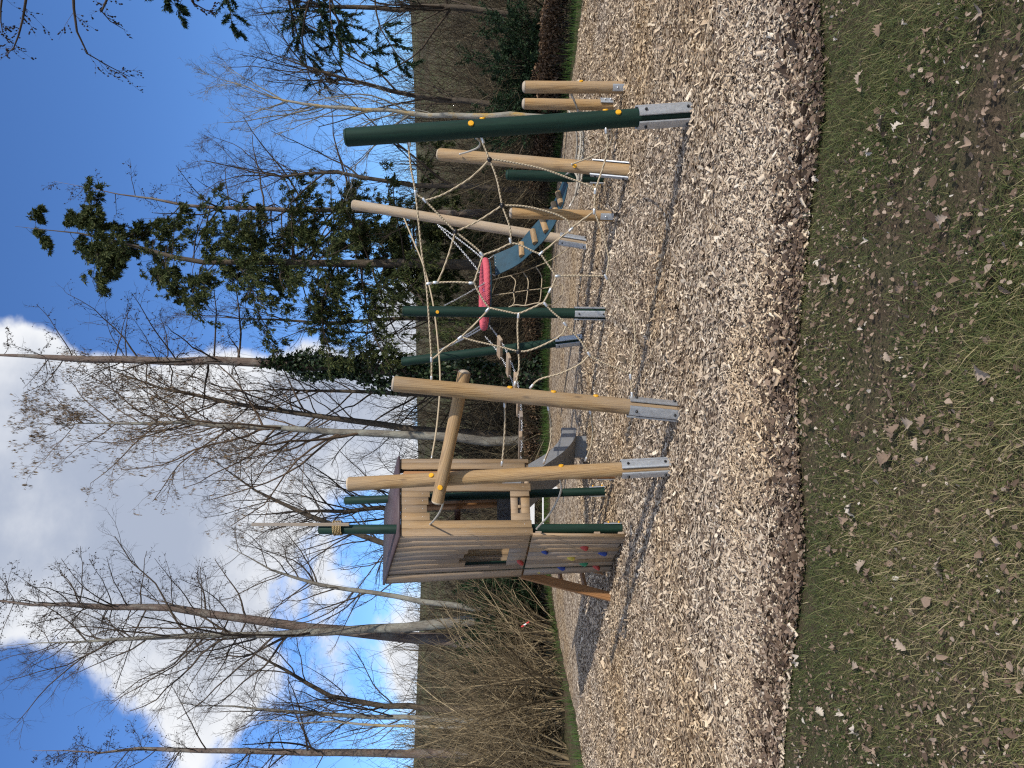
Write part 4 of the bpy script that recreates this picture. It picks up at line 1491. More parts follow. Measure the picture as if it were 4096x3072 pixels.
obj('slide_foot', box_mesh(0.34, 0.08, 0.26, 0.01), M_SLIDE, house, Matrix.Translation((-0.98, 11.48, 0.09)) @ Matrix.Rotation(0.4, 4, 'Z'))

# low white barrier seen far behind under the playhouse
wb = empty('barrier', (-2.75, 16.3, 0))
for z, h in ((0.56, 0.11), (0.32, 0.035)):
    obj('rail', box_mesh(1.1, 0.03, h, 0.004), M_WHITE, wb, Matrix.Translation((-2.75, 16.3, z)))
for x in (-3.2, -2.3):
    obj('upright', box_mesh(0.05, 0.04, 0.66, 0.004), M_WHITE, wb, Matrix.Translation((x, 16.335, 0.3)))
tag(wb, 'low white barrier seen between the playhouse legs', 'barrier')


# ------------------------------------------------------------------ trees
def resample(pts, K):
    P = np.array([list(p) for p in pts], float)
    d = np.concatenate([[0], np.cumsum(np.linalg.norm(np.diff(P, axis=0), axis=1))])
    t = np.linspace(0, d[-1], K)
    return np.stack([np.interp(t, d, P[:, i]) for i in range(3)], -1)


def grow(P, R, nch, t0, t1, ang, ln, K, up, wig, rf, rg, lvar=0.3, tip=0.3, relt=None, droop=0.0, minr=0.002):
    """children for every polyline in P: returns (N*nch, K, 3), radii"""
    N_, KP, _ = P.shape
    t = rg.uniform(t0, t1, (N_, nch))
    t.sort(axis=1)
    f = t * (KP - 1); i = np.minimum(f.astype(int), KP - 2); w = (f - i)[..., None]
    n = np.arange(N_)[:, None]
    base = P[n, i] * (1 - w) + P[n, i + 1] * w
    rb = R[n, i] * (1 - w[..., 0]) + R[n, i + 1] * w[..., 0]
    tan = norm(P[n, i + 1] - P[n, i])
    rnd = norm(rg.normal(size=(N_, nch, 3)))
    side = norm(rnd - tan * (rnd * tan).sum(-1, keepdims=True))
    a = np.radians(rg.uniform(ang[0], ang[1], (N_, nch)))[..., None]
    d = tan * np.cos(a) + side * np.sin(a)
    L = ln(t) if callable(ln) else ln
    L = L * rg.uniform(1 - lvar, 1 + lvar, (N_, nch))
    if relt is not None:
        plen = np.linalg.norm(P[:, -1] - P[:, 0], axis=1)[:, None]
        L = L * plen * (1 - relt * t)
    M_ = N_ * nch
    d = d.reshape(M_, 3); base = base.reshape(M_, 3); L = L.reshape(M_); rb = rb.reshape(M_)
    out = np.empty((M_, K, 3)); out[:, 0] = base
    for k in range(1, K):
        d = norm(d + rg.normal(size=d.shape) * wig + np.array([0, 0, up]) / (K - 1) - np.array([0, 0, droop]) * (k / K))
        out[:, k] = out[:, k - 1] + d * (L / (K - 1))[:, None]
    r0 = np.maximum(np.minimum(rb * 0.75, L * rf), minr)
    rad = r0[:, None] * np.linspace(1, tip, K)[None]
    return out, rad


def trunk_line(imgs, D, K=16, dtop=None):
    """trunk through picture points, listed from top to bottom, standing on the ground"""
    n = len(imgs)
    pts = [pix(ix, iy, D if dtop is None else dtop + (D - dtop) * i / (n - 1)) for i, (ix, iy) in enumerate(imgs)]
    lo, pr = pts[-1], pts[-2]
    if lo.z > 0.05:
        dirv = (lo - pr); s = lo.z / max(-dirv.z, 1e-3)
        foot = Vector((lo.x + dirv.x * s * 0.6, lo.y, float(gz(lo.x, lo.y)) - 0.05))
        pts.append(foot)
    pts.reverse()
    return resample(pts, K)


def octa(c, r, rg):
    n = len(c)
    d = np.array([[1, 0, 0], [0, 1, 0], [-1, 0, 0], [0, -1, 0], [0, 0, 1.3], [0, 0, -1.3]])
    V = (c[:, None] + d[None] * r[:, None, None]).reshape(-1, 3)
    i = np.arange(n)[:, None] * 6
    T = np.concatenate([i + np.array([x]) for x in ((0, 1, 4), (1, 2, 4), (2, 3, 4), (3, 0, 4), (1, 0, 5), (2, 1, 5), (3, 2, 5), (0, 3, 5))])
    return V, T


def along(P, R_, n, rg, t0=0.1):
    N_, K, _ = P.shape
    i = rg.integers(0, N_, n); f = rg.uniform(t0, 1, n) * (K - 1)
    k = np.minimum(f.astype(int), K - 2); w = (f - k)[:, None]
    return P[i, k] * (1 - w) + P[i, k + 1] * w, norm(P[i, k + 1] - P[i, k])


M_NEEDLE = tinted('spruce_needles', [(0.0, (0.016, 0.028, 0.010)), (0.5, (0.060, 0.078, 0.024)), (0.8, (0.11, 0.122, 0.040)), (1.0, (0.16, 0.16, 0.055))], 0.7, 0.2, None, 0.15)
M_YEW = tinted('yew_needles', [(0.0, (0.008, 0.020, 0.010)), (0.5, (0.020, 0.042, 0.018)), (1.0, (0.045, 0.075, 0.028))], 0.7, 0.2, None, 0.12)
M_IVY = tinted('ivy_leaves', [(0.0, (0.008, 0.018, 0.007)), (0.5, (0.020, 0.040, 0.014)), (0.9, (0.045, 0.068, 0.026)), (1.0, (0.10, 0.12, 0.06))], 0.45, 0.4, None, 0.1)
M_BEECH = tinted('beech_leaves', [(0.0, (0.06, 0.035, 0.02)), (0.5, (0.17, 0.105, 0.06)), (1.0, (0.33, 0.23, 0.15))], 0.75, 0.2, None, 0.15)
M_CATKIN = tinted('hanging_seeds', [(0.0, (0.10, 0.07, 0.045)), (1.0, (0.22, 0.16, 0.10))], 0.9, 0.1)


def sprays(c, d, ln, wd, rg, spread=0.8, droop=0.3, tri=False):
    """needle sprays: narrow bent blades, two faces each"""
    n = len(c)
    dd = norm(d + rg.normal(size=(n, 3)) * spread + np.array([0, 0, -droop]))
    s = norm(np.cross(dd, rg.normal(size=(n, 3))))
    L = ln * rg.uniform(0.5, 1.4, n); W = wd * rg.uniform(0.6, 1.3, n)
    mid = c + dd * (L * 0.45)[:, None]
    end = c + dd * L[:, None] + np.array([0, 0, -1]) * (L * 0.12)[:, None]
    if tri:
        V = np.stack([c, mid + s * W[:, None], end], 1).reshape(-1, 3)
        return V, np.arange(n * 3).reshape(-1, 3), np.repeat(np.clip(rg.normal(0.45, 0.25, n), 0, 1), 3)
    V = np.stack([c, mid + s * W[:, None] / 2, end, mid - s * W[:, None] / 2], 1).reshape(-1, 3)
    return V, np.arange(n * 4).reshape(-1, 4), np.repeat(np.clip(rg.normal(0.45, 0.25, n), 0, 1), 4)


def tree(name, label, cat, trunk, r0, r1, seed, levels, barkm=M_GREYBARK, twigm=M_TWIG, cones=0, foliage=None, group='bare trees behind the play area', extra_l1=None, seeds=0):
    rg = np.random.default_rng(seed)
    K = len(trunk)
    base = Vector(trunk[0])
    root = empty(name, base)
    tr = trunk.copy()
    tr[1:-1, :2] += rg.normal(size=(K - 2, 2)) * 0.02
    rad = r0 + (r1 - r0) * np.linspace(0, 1, K) ** 0.85
    rad[0] *= 1.25
    rad[-4:] *= np.array([0.85, 0.6, 0.38, 0.15])
    V, Q, T = tubes(tr[None], rad[None], 10, True)
    obj('trunk', npmesh('trunk', V, Q, T), barkm, root)
    P, R = tr[None], rad[None]
    acc = Acc(); last = None
    for li, lv in enumerate(levels):
        lv = dict(lv)
        sides = lv.pop('sides', 3)
        P, R = grow(P, R, rg=rg, **lv)
        if li == 0 and extra_l1 is not None:
            EP, ER = extra_l1
            P = np.concatenate([P, EP]); R = np.concatenate([R, ER])
        V, Q, _ = tubes(P, R, sides)
        acc.add(V, Q)
        prev, last = last, (P, R)
    crown = obj('crown', acc.mesh('crown'), twigm, root)
    if cones:
        c, _ = along(last[0], last[1], cones, rg)
        V, T = octa(c, rg.uniform(0.008, 0.017, cones), rg)
        obj('cones', npmesh('cones', V, None, T), M_CONE, root)['kind'] = 'stuff'
    if seeds:
        c, d = along(last[0], last[1], seeds, rg, 0.4)
        V, Q, t = sprays(c, d * 0.1 + np.array([0, 0, -1.0]), 0.09, 0.022, rg, 0.35, 0.6)
        obj('catkins', npmesh('catkins', V, Q, None, True, t), M_CATKIN, root)['kind'] = 'stuff'
    if foliage:
        src = prev if foliage.get('lev') == -2 else last
        n = foliage['n']
        c, d = along(src[0], src[1], n, rg, 0.15)
        V, Q, t = sprays(c, d, foliage['ln'], foliage['wd'], rg, foliage.get('spread', 0.7), foliage.get('droop', 0.35), True)
        obj('foliage', npmesh('foliage', V, None, Q, True, t), foliage.get('mat', M_NEEDLE), root)['kind'] = 'stuff'
    tag(root, label, cat, group)
    return root


def larch_levels(n1, tb, L0, n2=13, n3=5):
    n1 = int(n1 * 1.25); L0 *= 1.2
    return [dict(nch=n1, t0=tb, t1=0.995, ang=(55, 95), ln=lambda t: L0 * (1.06 - t) ** 0.75, K=8, up=0.35, wig=0.10, rf=0.011, lvar=0.4, droop=0.10, sides=4),
            dict(nch=n2, t0=0.2, t1=1.0, ang=(30, 75), ln=0.33, K=5, up=0.15, wig=0.16, rf=0.010, relt=0.5, lvar=0.45, minr=0.0035),
            dict(nch=n3, t0=0.15, t1=1.0, ang=(25, 65), ln=0.42, K=3, up=-0.25, wig=0.22, rf=0.010, relt=0.3, lvar=0.5, minr=0.0026, droop=0.1)]


def broad_levels(n1, tb, L0, n2=8, n3=6, n4=3, up=0.5, ang=(28, 55), minr=0.0026):
    n1 = int(n1 * 1.35); L0 *= 1.2; n2 += 1
    return [dict(nch=n1, t0=tb, t1=0.98, ang=ang, ln=lambda t: L0 * (1.1 - t) ** 0.6, K=9, up=up, wig=0.13, rf=0.0095, lvar=0.35, sides=5),
            dict(nch=n2, t0=0.2, t1=1.0, ang=(25, 55), ln=0.42, K=6, up=0.25, wig=0.18, rf=0.009, relt=0.45, lvar=0.4, minr=0.0038, sides=3),
            dict(nch=n3, t0=0.15, t1=1.0, ang=(25, 60), ln=0.48, K=4, up=0.1, wig=0.24, rf=0.010, relt=0.4, lvar=0.45, minr=minr),
            dict(nch=n4, t0=0.2, t1=1.0, ang=(25, 60), ln=0.6, K=2, up=-0.1, wig=0.25, rf=0.012, relt=0.3, lvar=0.5, minr=minr * 0.75)]


tree('larch_tree', 'bare larch with dark cones, furthest of the trunks behind the hazel thicket', 'tree', trunk_line([(130, 3003), (700, 2998), (1200, 3008), (1600, 3015)], 21, 16), 0.155, 0.03, 1, larch_levels(42, 0.42, 2.6), M_LARCH, cones=1500)
tree('larch_tree', 'tall bare larch with cones leaning across its neighbour trunk', 'tree', trunk_line([(-150, 2395), (0, 2405), (307, 2424), (676, 2432), (1153, 2501), (1383, 2526), (1700, 2555), (1944, 2583)], 20, 18), 0.19, 0.05, 2, larch_levels(40, 0.5, 3.0), M_LARCH, cones=2200)
tree('bare_tree', 'tall grey bare tree with many rising limbs crossing the leaning larch', 'tree', trunk_line([(0, 2586), (538, 2555), (922, 2540), (1306, 2528), (1700, 2498), (1944, 2478)], 19.4, 16), 0.165, 0.025, 3, broad_levels(24, 0.42, 3.6, 8, 6, 3), M_GREYBARK)
tree('bare_tree', 'slender grey tree rising beside the playhouse roof edge', 'tree', trunk_line([(900, 2180), (1110, 2290), (1300, 2340), (1611, 2392), (1907, 2430)], 18.8, 14), 0.095, 0.03, 4, broad_levels(16, 0.45, 2.4, 7, 6, 3, 0.3, (35, 65)), M_GREYBARK)
tree('bare_tree', 'leaning dark trunk rising behind the playhouse mast', 'tree', trunk_line([(840, 1830), (1000, 1950), (1248, 2068), (1546, 2177), (1800, 2260)], 20.5, 14), 0.12, 0.04, 5, broad_levels(18, 0.35, 2.6, 7, 6, 3, 0.2, (35, 65)), M_DARKBARK)
tree('bare_tree', 'broad bare tree with hanging seed tassels in mid picture', 'tree', trunk_line([(120, 1699), (500, 1695), (692, 1684), (999, 1711), (1230, 1719), (1700, 1745), (2050, 1765)], 20, 18), 0.15, 0.02, 6, broad_levels(34, 0.36, 3.4, 8, 6, 3, 0.45, (25, 55)), M_GREYBARK, M_TWIGBR, seeds=6500)
tree('bare_tree', 'dark bare trunk slanting behind the seed-hung tree', 'tree', trunk_line([(330, 1430), (538, 1515), (730, 1569), (922, 1607), (1153, 1642), (1306, 1669), (1700, 1722), (2050, 1740)], 21, 18), 0.135, 0.025, 7, broad_levels(26, 0.40, 2.8, 8, 6, 2, 0.3, (30, 60)), M_DARKBARK, M_TWIGBR, seeds=2500)
ivt = trunk_line([(-160, 1412), (0, 1419), (384, 1434), (615, 1442), (922, 1442), (1153, 1457), (1500, 1480), (1700, 1492), (2100, 1505)], 19.6, 20)
iv = tree('larch_tree', 'tall larch with its lower trunk wrapped in dark ivy', 'tree', ivt, 0.19, 0.07, 8, larch_levels(34, 0.5, 3.0), M_LARCH, cones=1800)
rg = np.random.default_rng(80)
n = 9000
t = rg.beta(1.1, 1.25, n) * 0.50
f = t * (len(ivt) - 1); i = f.astype(int); w = (f - i)[:, None]
c = ivt[i] * (1 - w) + ivt[i + 1] * w
rad = (0.20 + 0.26 * rg.random(n) ** 1.6) * (1 + 0.45 * np.sin(t * 46 + 1)) * np.clip((0.52 - t) * 6, 0.35, 1)
a = rg.uniform(0, 6.28, n)
c = c + np.stack([np.cos(a) * rad, np.sin(a) * rad, rg.normal(0, 0.05, n)], -1)
V, Q, tt = sprays(c, np.stack([np.cos(a), np.sin(a), 0 * a - 0.3], -1), 0.11, 0.085, rg, 0.6, 0.5)
obj('ivy', npmesh('ivy', V, Q, None, True, tt), M_IVY, iv)['kind'] = 'stuff'
tree('bare_tree', 'thin bare tree standing between the ivy larch and the green conifer', 'tree', trunk_line([(700, 1255), (1000, 1275), (1300, 1290), (1600, 1272), (2050, 1300)], 23, 12), 0.09, 0.02, 9, broad_levels(18, 0.25, 2.6, 7, 5, 3, 0.5, (22, 45)), M_DARKBARK)

conif = [dict(nch=84, t0=0.22, t1=0.99, ang=(70, 110), ln=lambda t: 2.75 * (1.05 - t) ** 0.6, K=8, up=-0.15, wig=0.09, rf=0.010, lvar=0.4, droop=0.12, sides=4),
         dict(nch=11, t0=0.2, t1=1.0, ang=(30, 70), ln=0.34, K=5, up=-0.35, wig=0.12, rf=0.010, relt=0.4, lvar=0.4, minr=0.004),
         dict(nch=5, t0=0.1, t1=1.0, ang=(25, 60), ln=0.5, K=3, up=-0.5, wig=0.15, rf=0.010, relt=0.3, lvar=0.5, minr=0.003)]
tree('spruce_tree', 'large green conifer with drooping sprays behind the pink nest', 'tree', trunk_line([(60, 905), (380, 943), (768, 1046), (1150, 1050), (1537, 1054), (2050, 1058)], 19.5, 18), 0.17, 0.02, 10, conif, M_DARKBARK, M_TWIG, foliage=dict(n=170000, ln=0.10, wd=0.024, spread=0.85, droop=0.4))
tree('spruce_tree', 'young dark green spruce under the large conifer', 'tree', trunk_line([(1330, 985), (1600, 1000), (2050, 1010)], 21.5, 10), 0.08, 0.01, 31,
     [dict(nch=70, t0=0.12, t1=0.99, ang=(65, 100), ln=lambda t: 1.9 * (1.05 - t) ** 0.6, K=6, up=-0.1, wig=0.1, rf=0.010, lvar=0.35, droop=0.08, sides=3),
      dict(nch=9, t0=0.2, t1=1.0, ang=(30, 65), ln=0.36, K=4, up=-0.3, wig=0.12, rf=0.010, relt=0.4, lvar=0.4, minr=0.004)], M_DARKBARK, M_TWIG, foliage=dict(n=60000, ln=0.12, wd=0.030, spread=0.8, droop=0.35))
tree('larch_tree', 'thin bare larch rising out of the green conifer', 'tree', trunk_line([(215, 725), (443, 766), (791, 829), (1400, 845), (2050, 860)], 20.5, 16), 0.13, 0.015, 11, larch_levels(44, 0.38, 2.7, 10, 4), M_LARCH, cones=900)
tree('bare_tree', 'pale tree with orange lichen and fan of fine branches behind green post', 'tree', trunk_line([(900, 322), (981, 348), (1076, 392), (1240, 418), (1400, 437), (1615, 443), (1741, 458), (2050, 468)], 14.2, 18), 0.075, 0.014, 12, broad_levels(20, 0.38, 2.1, 7, 5, 2, 0.65, (18, 42), 0.0022), M_LICHEN, M_GREYBARK)
tree('bare_tree', 'dark bare tree with slanting limbs beside the short log posts', 'tree', trunk_line([(1000, 190), (1250, 280), (1400, 323), (1673, 388), (1847, 408), (2096, 433)], 16.5, 14), 0.085, 0.02, 13, broad_levels(18, 0.3, 2.4, 7, 6, 3, 0.4, (25, 55)), M_DARKBARK)
tree('bare_tree', 'dark bare tree close to the edge above the yew', 'tree', trunk_line([(1050, 60), (1300, 20), (1500, 30), (1650, 40), (1847, 30), (2100, 60)], 16.5, 14), 0.09, 0.03, 14, broad_levels(18, 0.25, 2.3, 7, 6, 3, 0.3, (30, 65)), M_DARKBARK)
tree('pine_tree', 'dark conifer with ragged hanging boughs over the yew', 'tree', trunk_line([(350, -160), (800, -120), (1400, -80), (2050, -60)], 15.5, 14), 0.14, 0.03, 15,
     [dict(nch=34, t0=0.38, t1=0.97, ang=(65, 105), ln=lambda t: 2.3 * (1.1 - t) ** 0.4, K=7, up=-0.2, wig=0.12, rf=0.012, lvar=0.45, droop=0.14, sides=4),
      dict(nch=10, t0=0.25, t1=1.0, ang=(30, 70), ln=0.34, K=5, up=-0.3, wig=0.14, rf=0.010, relt=0.4, lvar=0.4, minr=0.004)], M_DARKBARK, M_TWIG, foliage=dict(n=42000, ln=0.09, wd=0.022, spread=0.7, droop=0.5, mat=M_YEW))
tree('bare_tree', 'bare multi-limbed tree in the gap beside the pale weathered log', 'tree', trunk_line([(800, 640), (1100, 700), (1350, 690), (1600, 735), (2050, 760)], 18, 14), 0.085, 0.02, 16, broad_levels(20, 0.28, 2.5, 7, 6, 3, 0.45, (25, 50)), M_DARKBARK)
tree('bare_tree', 'grey upright tree among the hazel shoots', 'tree', trunk_line([(700, 2810), (1000, 2835), (1153, 2851), (1700, 2870), (2000, 2880)], 20, 14), 0.10, 0.025, 17, broad_levels(18, 0.4, 2.3, 7, 6, 3, 0.5, (22, 50)), M_GREYBARK)
tree('bare_tree', 'crooked dark tree bending over the hazel shoots', 'tree', trunk_line([(880, 2500), (960, 2586), (1153, 2686), (1306, 2786), (1537, 2824), (1900, 2850)], 21.5, 14), 0.13, 0.03, 18, broad_levels(18, 0.35, 2.6, 7, 6, 3, 0.25, (30, 65)), M_DARKBARK)
tree('birch_tree', 'thin pale stem standing in the hazel thicket', 'tree', trunk_line([(1000, 2880), (1400, 2895), (1700, 2909), (2000, 2915)], 18.5, 12), 0.05, 0.02, 19, broad_levels(10, 0.5, 1.6, 6, 5, 2, 0.5, (22, 45)), M_LICHEN)
tree('bare_tree', 'bare tree behind the ivy larch and the leaning green post', 'tree', trunk_line([(900, 1560), (1300, 1560), (1650, 1575), (2050, 1590)], 24, 12), 0.11, 0.03, 20, broad_levels(22, 0.25, 3.0, 7, 6, 3, 0.3, (30, 60)), M_DARKBARK)
tree('bare_tree', 'bare spreading tree right behind the playhouse roof', 'tree', trunk_line([(950, 2060), (1250, 2050), (1550, 2030), (2050, 2040)], 24, 12), 0.12, 0.04, 21, broad_levels(24, 0.25, 3.2, 7, 6, 3, 0.25, (30, 65)), M_DARKBARK)

# boughs of a larch standing outside the picture, reaching in at the top corner
lt = resample([Vector((8.0, 12.0, 0)), Vector((7.9, 12.1, 6)), Vector((7.7, 12.0, 13.5))], 12)
ex = [[(105, -260), (112, -60), (95, 60), (62, 190), (25, 212)], [(290, -260), (292, -20), (300, 110), (350, 215), (430, 262), (520, 308)], [(395, -260), (440, -30), (400, 60), (500, 120)], [(690, -260), (720, -60), (790, 30), (870, 55)], [(30, -260), (10, -30), (0, 60), (10, 130)]]
EP = np.stack([resample([pix(x, y, 11.6 + 0.25 * k) for k, (x, y) in enumerate(e)], 8) for e in ex])
ER = np.repeat(np.linspace(0.035, 0.006, 8)[None], len(ex), 0)
tree('larch_tree', 'larch boughs with small cones reaching in over the clear blue sky', 'tree', lt, 0.16, 0.03, 22,
     [dict(nch=16, t0=0.35, t1=0.98, ang=(60, 95), ln=lambda t: 1.6 * (1.1 - t) ** 0.5, K=8, up=0.0, wig=0.1, rf=0.011, droop=0.1, sides=4),
      dict(nch=13, t0=0.42, t1=1.0, ang=(25, 60), ln=0.24, K=5, up=-0.5, wig=0.12, rf=0.008, relt=0.4, lvar=0.4, minr=0.003),
      dict(nch=5, t0=0.1, t1=1.0, ang=(20, 55), ln=0.42, K=4, up=-0.5, wig=0.14, rf=0.008, relt=0.3, lvar=0.5, minr=0.0022)], M_LARCH, cones=3200, extra_l1=(EP, ER))


# ------------------------------------------------------------------ shrubs, hedge, undergrowth
M_SHOOT = tinted('hazel_shoots', [(0.0, (0.045, 0.034, 0.022)), (0.4, (0.18, 0.138, 0.082)), (0.7, (0.32, 0.25, 0.15)), (1.0, (0.48, 0.38, 0.235))], 0.85, 0.15)
M_BRUSH = tinted('brush_twigs', [(0.0, (0.035, 0.027, 0.018)), (0.5, (0.10, 0.080, 0.050)), (0.8, (0.19, 0.155, 0.095)), (1.0, (0.33, 0.27, 0.175))], 0.85, 0.15)
M_THICKET = tinted('thicket_twigs', [(0.0, (0.025, 0.020, 0.014)), (0.55, (0.065, 0.052, 0.035)), (0.85, (0.14, 0.115, 0.075)), (1.0, (0.26, 0.215, 0.145))], 0.9, 0.1)


def tinted_tubes(P, R, sides, rg, acc=None, lo=1.4, hi=2.2):
    V, Q, _ = tubes(P, R, sides)
    t = np.repeat(rg.beta(lo, hi, len(P)), P.shape[1] * sides)
    if acc is not None:
        acc.add(V, Q, None, t); return None
    return npmesh('stems', V, Q, None, True, t)


def stems(cx, cy, n, h, spread, rg, r=0.012, lean=0.35, K=7, wig=0.09, foot=0.35):
    a = rg.uniform(0, 6.28, n); rr = np.sqrt(rg.random(n)) * foot
    b = np.stack([cx + np.cos(a) * rr, cy + np.sin(a) * rr, np.zeros(n)], -1)
    b[:, 2] = gz(b[:, 0], b[:, 1]) - 0.03
    ln = h * rg.uniform(0.45, 1.1, n)
    az = a + rg.normal(0, 0.6, n)
    le = np.abs(rg.normal(lean, lean * 0.6, n))
    d = np.stack([np.cos(az) * np.sin(le), np.sin(az) * np.sin(le), np.cos(le)], -1)
    out = np.empty((n, K, 3)); out[:, 0] = b
    bend = np.stack([np.cos(az), np.sin(az), np.zeros(n)], -1) * spread / K
    for k in range(1, K):
        d = norm(d + rg.normal(size=d.shape) * wig + bend)
        out[:, k] = out[:, k - 1] + d * (ln / (K - 1))[:, None]
    return out, (r * rg.uniform(0.5, 1.4, n))[:, None] * np.linspace(1, 0.3, K)[None]


def shrub(label, cx, cy, h, n, seed, mat, lean=0.35, spread=0.3, side=6, r=0.012, foot=0.35, name='shrub', wig=0.09, leaves=None, group='bare shrubs at the wood edge'):
    rg = np.random.default_rng(seed)
    root = empty(name, (cx, cy, float(gz(cx, cy))))
    P, R = stems(cx, cy, n, h, spread, rg, r, lean, 7, wig, foot)
    R = R * rg.lognormal(0, 0.45, (len(P), 1))
    ms = tinted_tubes(P, R, 4, rg) if mat is not M_DARKBARK else npmesh('stems', *tubes(P, R, 4)[:2])
    obj('stems', ms, mat, root)['kind'] = 'stuff'
    if side:
        P2, R2 = grow(P, R, side, 0.2, 1.0, (20, 55), 0.33, 4, 0.15, 0.17, 0.008, rg, 0.5, 0.35, 0.4, minr=0.0028)
        ms = tinted_tubes(P2, R2, 3, rg) if mat is not M_DARKBARK else npmesh('twigs', *tubes(P2, R2, 3)[:2])
        obj('twigs', ms, mat, root)['kind'] = 'stuff'
        P, R = P2, R2
    if leaves:
        c, d = along(P, R, leaves[0], rg, 0.1)
        V, Q, t = sprays(c, d, leaves[1], leaves[2], rg, 0.8, 0.25, True)
        obj('foliage', npmesh('foliage', V, None, Q, True, t), leaves[3], root)['kind'] = 'stuff'
    tag(root, label, 'shrub', group)
    return root


HZ = [((-8.6, 15.2), 3.3, 'hazel thicket of tan shoots at the outer edge'), ((-7.6, 16.4), 3.7, 'tallest clump of tan hazel shoots'), ((-6.7, 15.6), 3.2, 'hazel clump with arching tan shoots in front of the crossing trunks'),
      ((-9.2, 17.2), 3.9, 'hazel clump behind the outer thicket'), ((-6.2, 17.0), 2.7, 'smaller hazel clump beside the dark yew bush'), ((-7.9, 14.4), 2.5, 'low hazel clump nearest the grass strip')]
for k, ((x, y), h, lb) in enumerate(HZ):
    shrub(lb, x, y, h, 95, 300 + k, M_SHOOT, 0.38, 0.35, 10, 0.013, 0.75, wig=0.12, name='hazel_shrub', group='hazel shoots at the wood edge')
# two thick tan stems that stand out
BR = [(-4.2, 20.2, 2.3, 'bare brown shrub behind the white barrier'), (-2.6, 20.8, 2.4, 'bare tangled shrub beneath the leaning trunk'), (-1.2, 20.3, 2.0, 'bare shrub behind the plank bridge'), (0.2, 20.9, 2.2, 'bare shrub at the foot of the ivy larch'),
      (1.4, 20.4, 2.3, 'bare olive shrub behind the upright green post'), (2.6, 20.0, 2.5, 'bare olive shrub under the green conifer'), (3.8, 19.4, 2.5, 'bare shrub behind the teal belt'), (4.7, 18.4, 2.7, 'arching bare shrub behind the tall green post'),
      (5.6, 17.2, 2.6, 'arching bare shrub behind the short log posts'), (6.6, 17.0, 2.7, 'bare brown shrub behind the yew'), (7.9, 16.2, 2.6, 'bare brown shrub past the yew'), (3.2, 21.6, 3.0, 'taller bare shrub deep under the conifer'), (-5.2, 21.4, 2.8, 'tall bare shrub behind the dark yew bush'), (6.0, 19.6, 3.2, 'tall bare shrub in the wood edge')]
for k, (x, y, h, lb) in enumerate(BR):
    shrub(lb, x, y, h, 85, 400 + k, M_BRUSH, 0.55, 0.55, 9, 0.010, 0.8, wig=0.13)
shrub('dark green yew bush behind the beech hedge', 6.45, 15.4, 2.0, 90, 500, M_DARKBARK, 0.45, 0.5, 9, 0.012, 0.25, 'yew_bush', leaves=(52000, 0.07, 0.024, M_YEW), group='dark yew bushes')
shrub('dark green yew bush below the slender tree by the hazel', -5.75, 18.9, 2.3, 90, 501, M_DARKBARK, 0.35, 0.45, 9, 0.012, 0.3, 'yew_bush', leaves=(52000, 0.08, 0.028, M_YEW), group='dark yew bushes')


def hedge(label, path, h, w, n, seed):
    rg = np.random.default_rng(seed)
    P = np.array(path, float)
    d = np.concatenate([[0], np.cumsum(np.linalg.norm(np.diff(P, axis=0), axis=1))])
    s = rg.uniform(0, d[-1], n)
    x = np.interp(s, d, P[:, 0]); y = np.interp(s, d, P[:, 1])
    off = rg.uniform(-0.5, 0.5, n) * w
    z = h * (1 - np.abs(rg.normal(0, 0.34, n))).clip(0.03, 1) * (1 + 0.1 * np.sin(s * 2.1) + 0.06 * np.sin(s * 5.3))
    c = np.stack([x + off * 0.4, y + off, z + gz(x, y)], -1)
    V, Q, t = sprays(c, rg.normal(size=(n, 3)), 0.075, 0.045, rg, 1.0, 0.3)
    root = empty('beech_hedge', (P[0, 0], P[0, 1], 0))
    obj('leaves', npmesh('leaves', V, Q, None, True, t), M_BEECH, root)['kind'] = 'stuff'
    m = n // 14
    b = np.stack([x[:m] + off[:m] * 0.4, y[:m] + off[:m] * 0.7, gz(x[:m], y[:m]) - 0.02], -1)
    e = b + np.stack([rg.normal(0, 0.12, m), rg.normal(0, 0.12, m), h * rg.uniform(0.6, 1.05, m)], -1)
    V, Q, _ = tubes(np.stack([b, (b + e) / 2 + rg.normal(0, 0.03, (m, 3)), e], 1), np.repeat(np.array([[0.006, 0.005, 0.002]]), m, 0), 3)
    obj('stems', npmesh('stems', V, Q), M_DARKBARK, root)['kind'] = 'stuff'
    tag(root, label, 'hedge')


hedge('low brown beech hedge in front of the yew behind the short posts', [(9, 12.2), (7.2, 13.2), (6.0, 14.6), (5.3, 16.2), (4.6, 17.4)], 0.55, 0.55, 15000, 600)
hedge('low brown beech hedge behind the plank bridge', [(-2.0, 19.9), (0.5, 20.0), (2.2, 19.7)], 0.5, 0.5, 8000, 601)


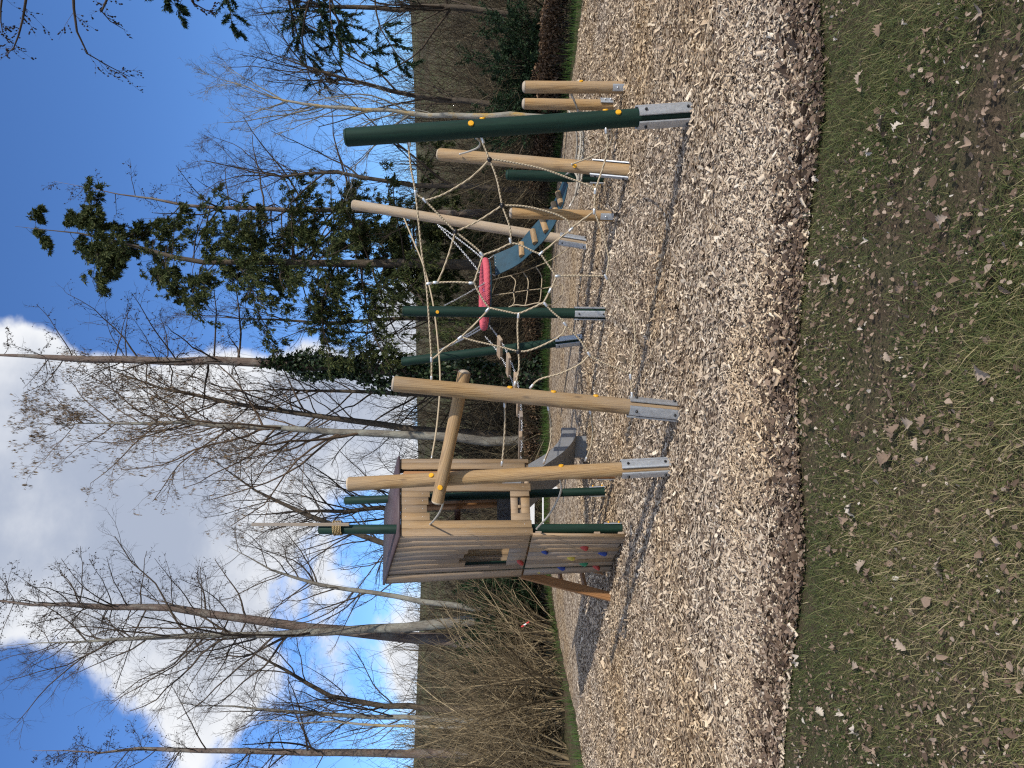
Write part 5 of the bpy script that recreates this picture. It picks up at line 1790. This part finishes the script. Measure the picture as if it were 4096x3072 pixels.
def undergrowth():
    rg = np.random.default_rng(700)
    acc = Acc()
    for (y0, y1, n, h, r) in ((20.5, 24, 1400, 2.7, 0.011), (24, 32, 1500, 5.2, 0.016), (32, 44, 800, 6.6, 0.024)):
        y = rg.uniform(y0, y1, n); x = rg.uniform(-1, 1, n) * (0.56 * y + 1.5)
        le = np.abs(rg.normal(0.5, 0.4, n)); az = rg.uniform(0, 6.28, n)
        d = np.stack([np.cos(az) * np.sin(le), np.sin(az) * np.sin(le), np.cos(le)], -1)
        L = h * rg.uniform(0.35, 1.1, n) * (1 + 0.3 * vnoise(x * 0.35, y * 0.35, 61))
        P = np.empty((n, 5, 3)); P[:, 0] = np.stack([x, y, gz(x, y)], -1)
        for k in range(1, 5):
            d = norm(d + rg.normal(size=d.shape) * 0.18 - np.array([0, 0, 0.03]))
            P[:, k] = P[:, k - 1] + d * (L / 4)[:, None]
        R = np.linspace(r, r * 0.3, 5)[None] * rg.uniform(0.4, 1.6, (n, 1))
        tinted_tubes(P, R, 3, rg, acc)
        P2, R2 = grow(P, R, 6, 0.15, 1, (25, 65), 0.42, 3, 0.1, 0.22, 0.008, rg, 0.5, 0.4, 0.4, minr=r * 0.28)
        tinted_tubes(P2, R2, 3, rg, acc)
    o_ = obj('undergrowth', acc.mesh('undergrowth'), M_THICKET)
    tag(o_, 'tangled brown bramble and brush filling the wood edge', 'undergrowth', None, 'stuff')


undergrowth()


def far_wood():
    rg = np.random.default_rng(800)
    n = 300
    y = 44 + 90 * rg.random(n) ** 1.3; x = rg.uniform(-1, 1, n) * (0.56 * y + 4)
    h = rg.uniform(3.5, 8.0, n) * np.clip(60 / y, 0.6, 1)
    b = np.stack([x, y, gz(x, y) - 0.1], -1)
    top = b + np.stack([rg.normal(0, 0.5, n), rg.normal(0, 0.5, n), h], -1)
    P = np.stack([b, (b + top) / 2 + rg.normal(0, 0.2, (n, 3)), top], 1)
    R = (h * 0.014)[:, None] * np.array([[1, 0.7, 0.2]])
    acc = Acc()
    tinted_tubes(P, R, 3, rg, acc)
    P2, R2 = grow(P, R, 12, 0.1, 1.0, (25, 65), 0.42, 3, 0.4, 0.2, 0.010, rg, 0.4, 0.3, 0.5, minr=0.014)
    tinted_tubes(P2, R2, 3, rg, acc)
    P3, R3 = grow(P2, R2, 3, 0.2, 1.0, (25, 65), 0.5, 3, 0.2, 0.25, 0.010, rg, 0.4, 0.3, 0.4, minr=0.010)
    tinted_tubes(P3, R3, 3, rg, acc, 1.5, 3.5)
    o_ = obj('distant_woodland', acc.mesh('distant_woodland'), M_THICKET)
    tag(o_, 'brown leafless woodland covering the hillside far behind', 'woodland', None, 'stuff')


far_wood()

# red and white tape tied to a hazel shoot
tp = pix(2092, 2503, 14.3)
bt = empty('barrier_tape', tp)
for k, mt in enumerate((M_RED, M_WHITE, M_RED)):
    V, Q, T = polytube([tp + Vector((0.03 * k - 0.02, 0, 0.03 - 0.045 * k)), tp + Vector((0.03 * k, -0.01, 0.0 - 0.045 * k)), tp + Vector((0.03 * k + 0.015, 0, -0.03 - 0.045 * k))], 0.016, 5, 3)
    obj('strip', npmesh('strip', V * np.array([1, 1, 1]), Q, T), mt, bt)
tag(bt, 'scrap of red and white barrier tape on a hazel shoot', 'tape')
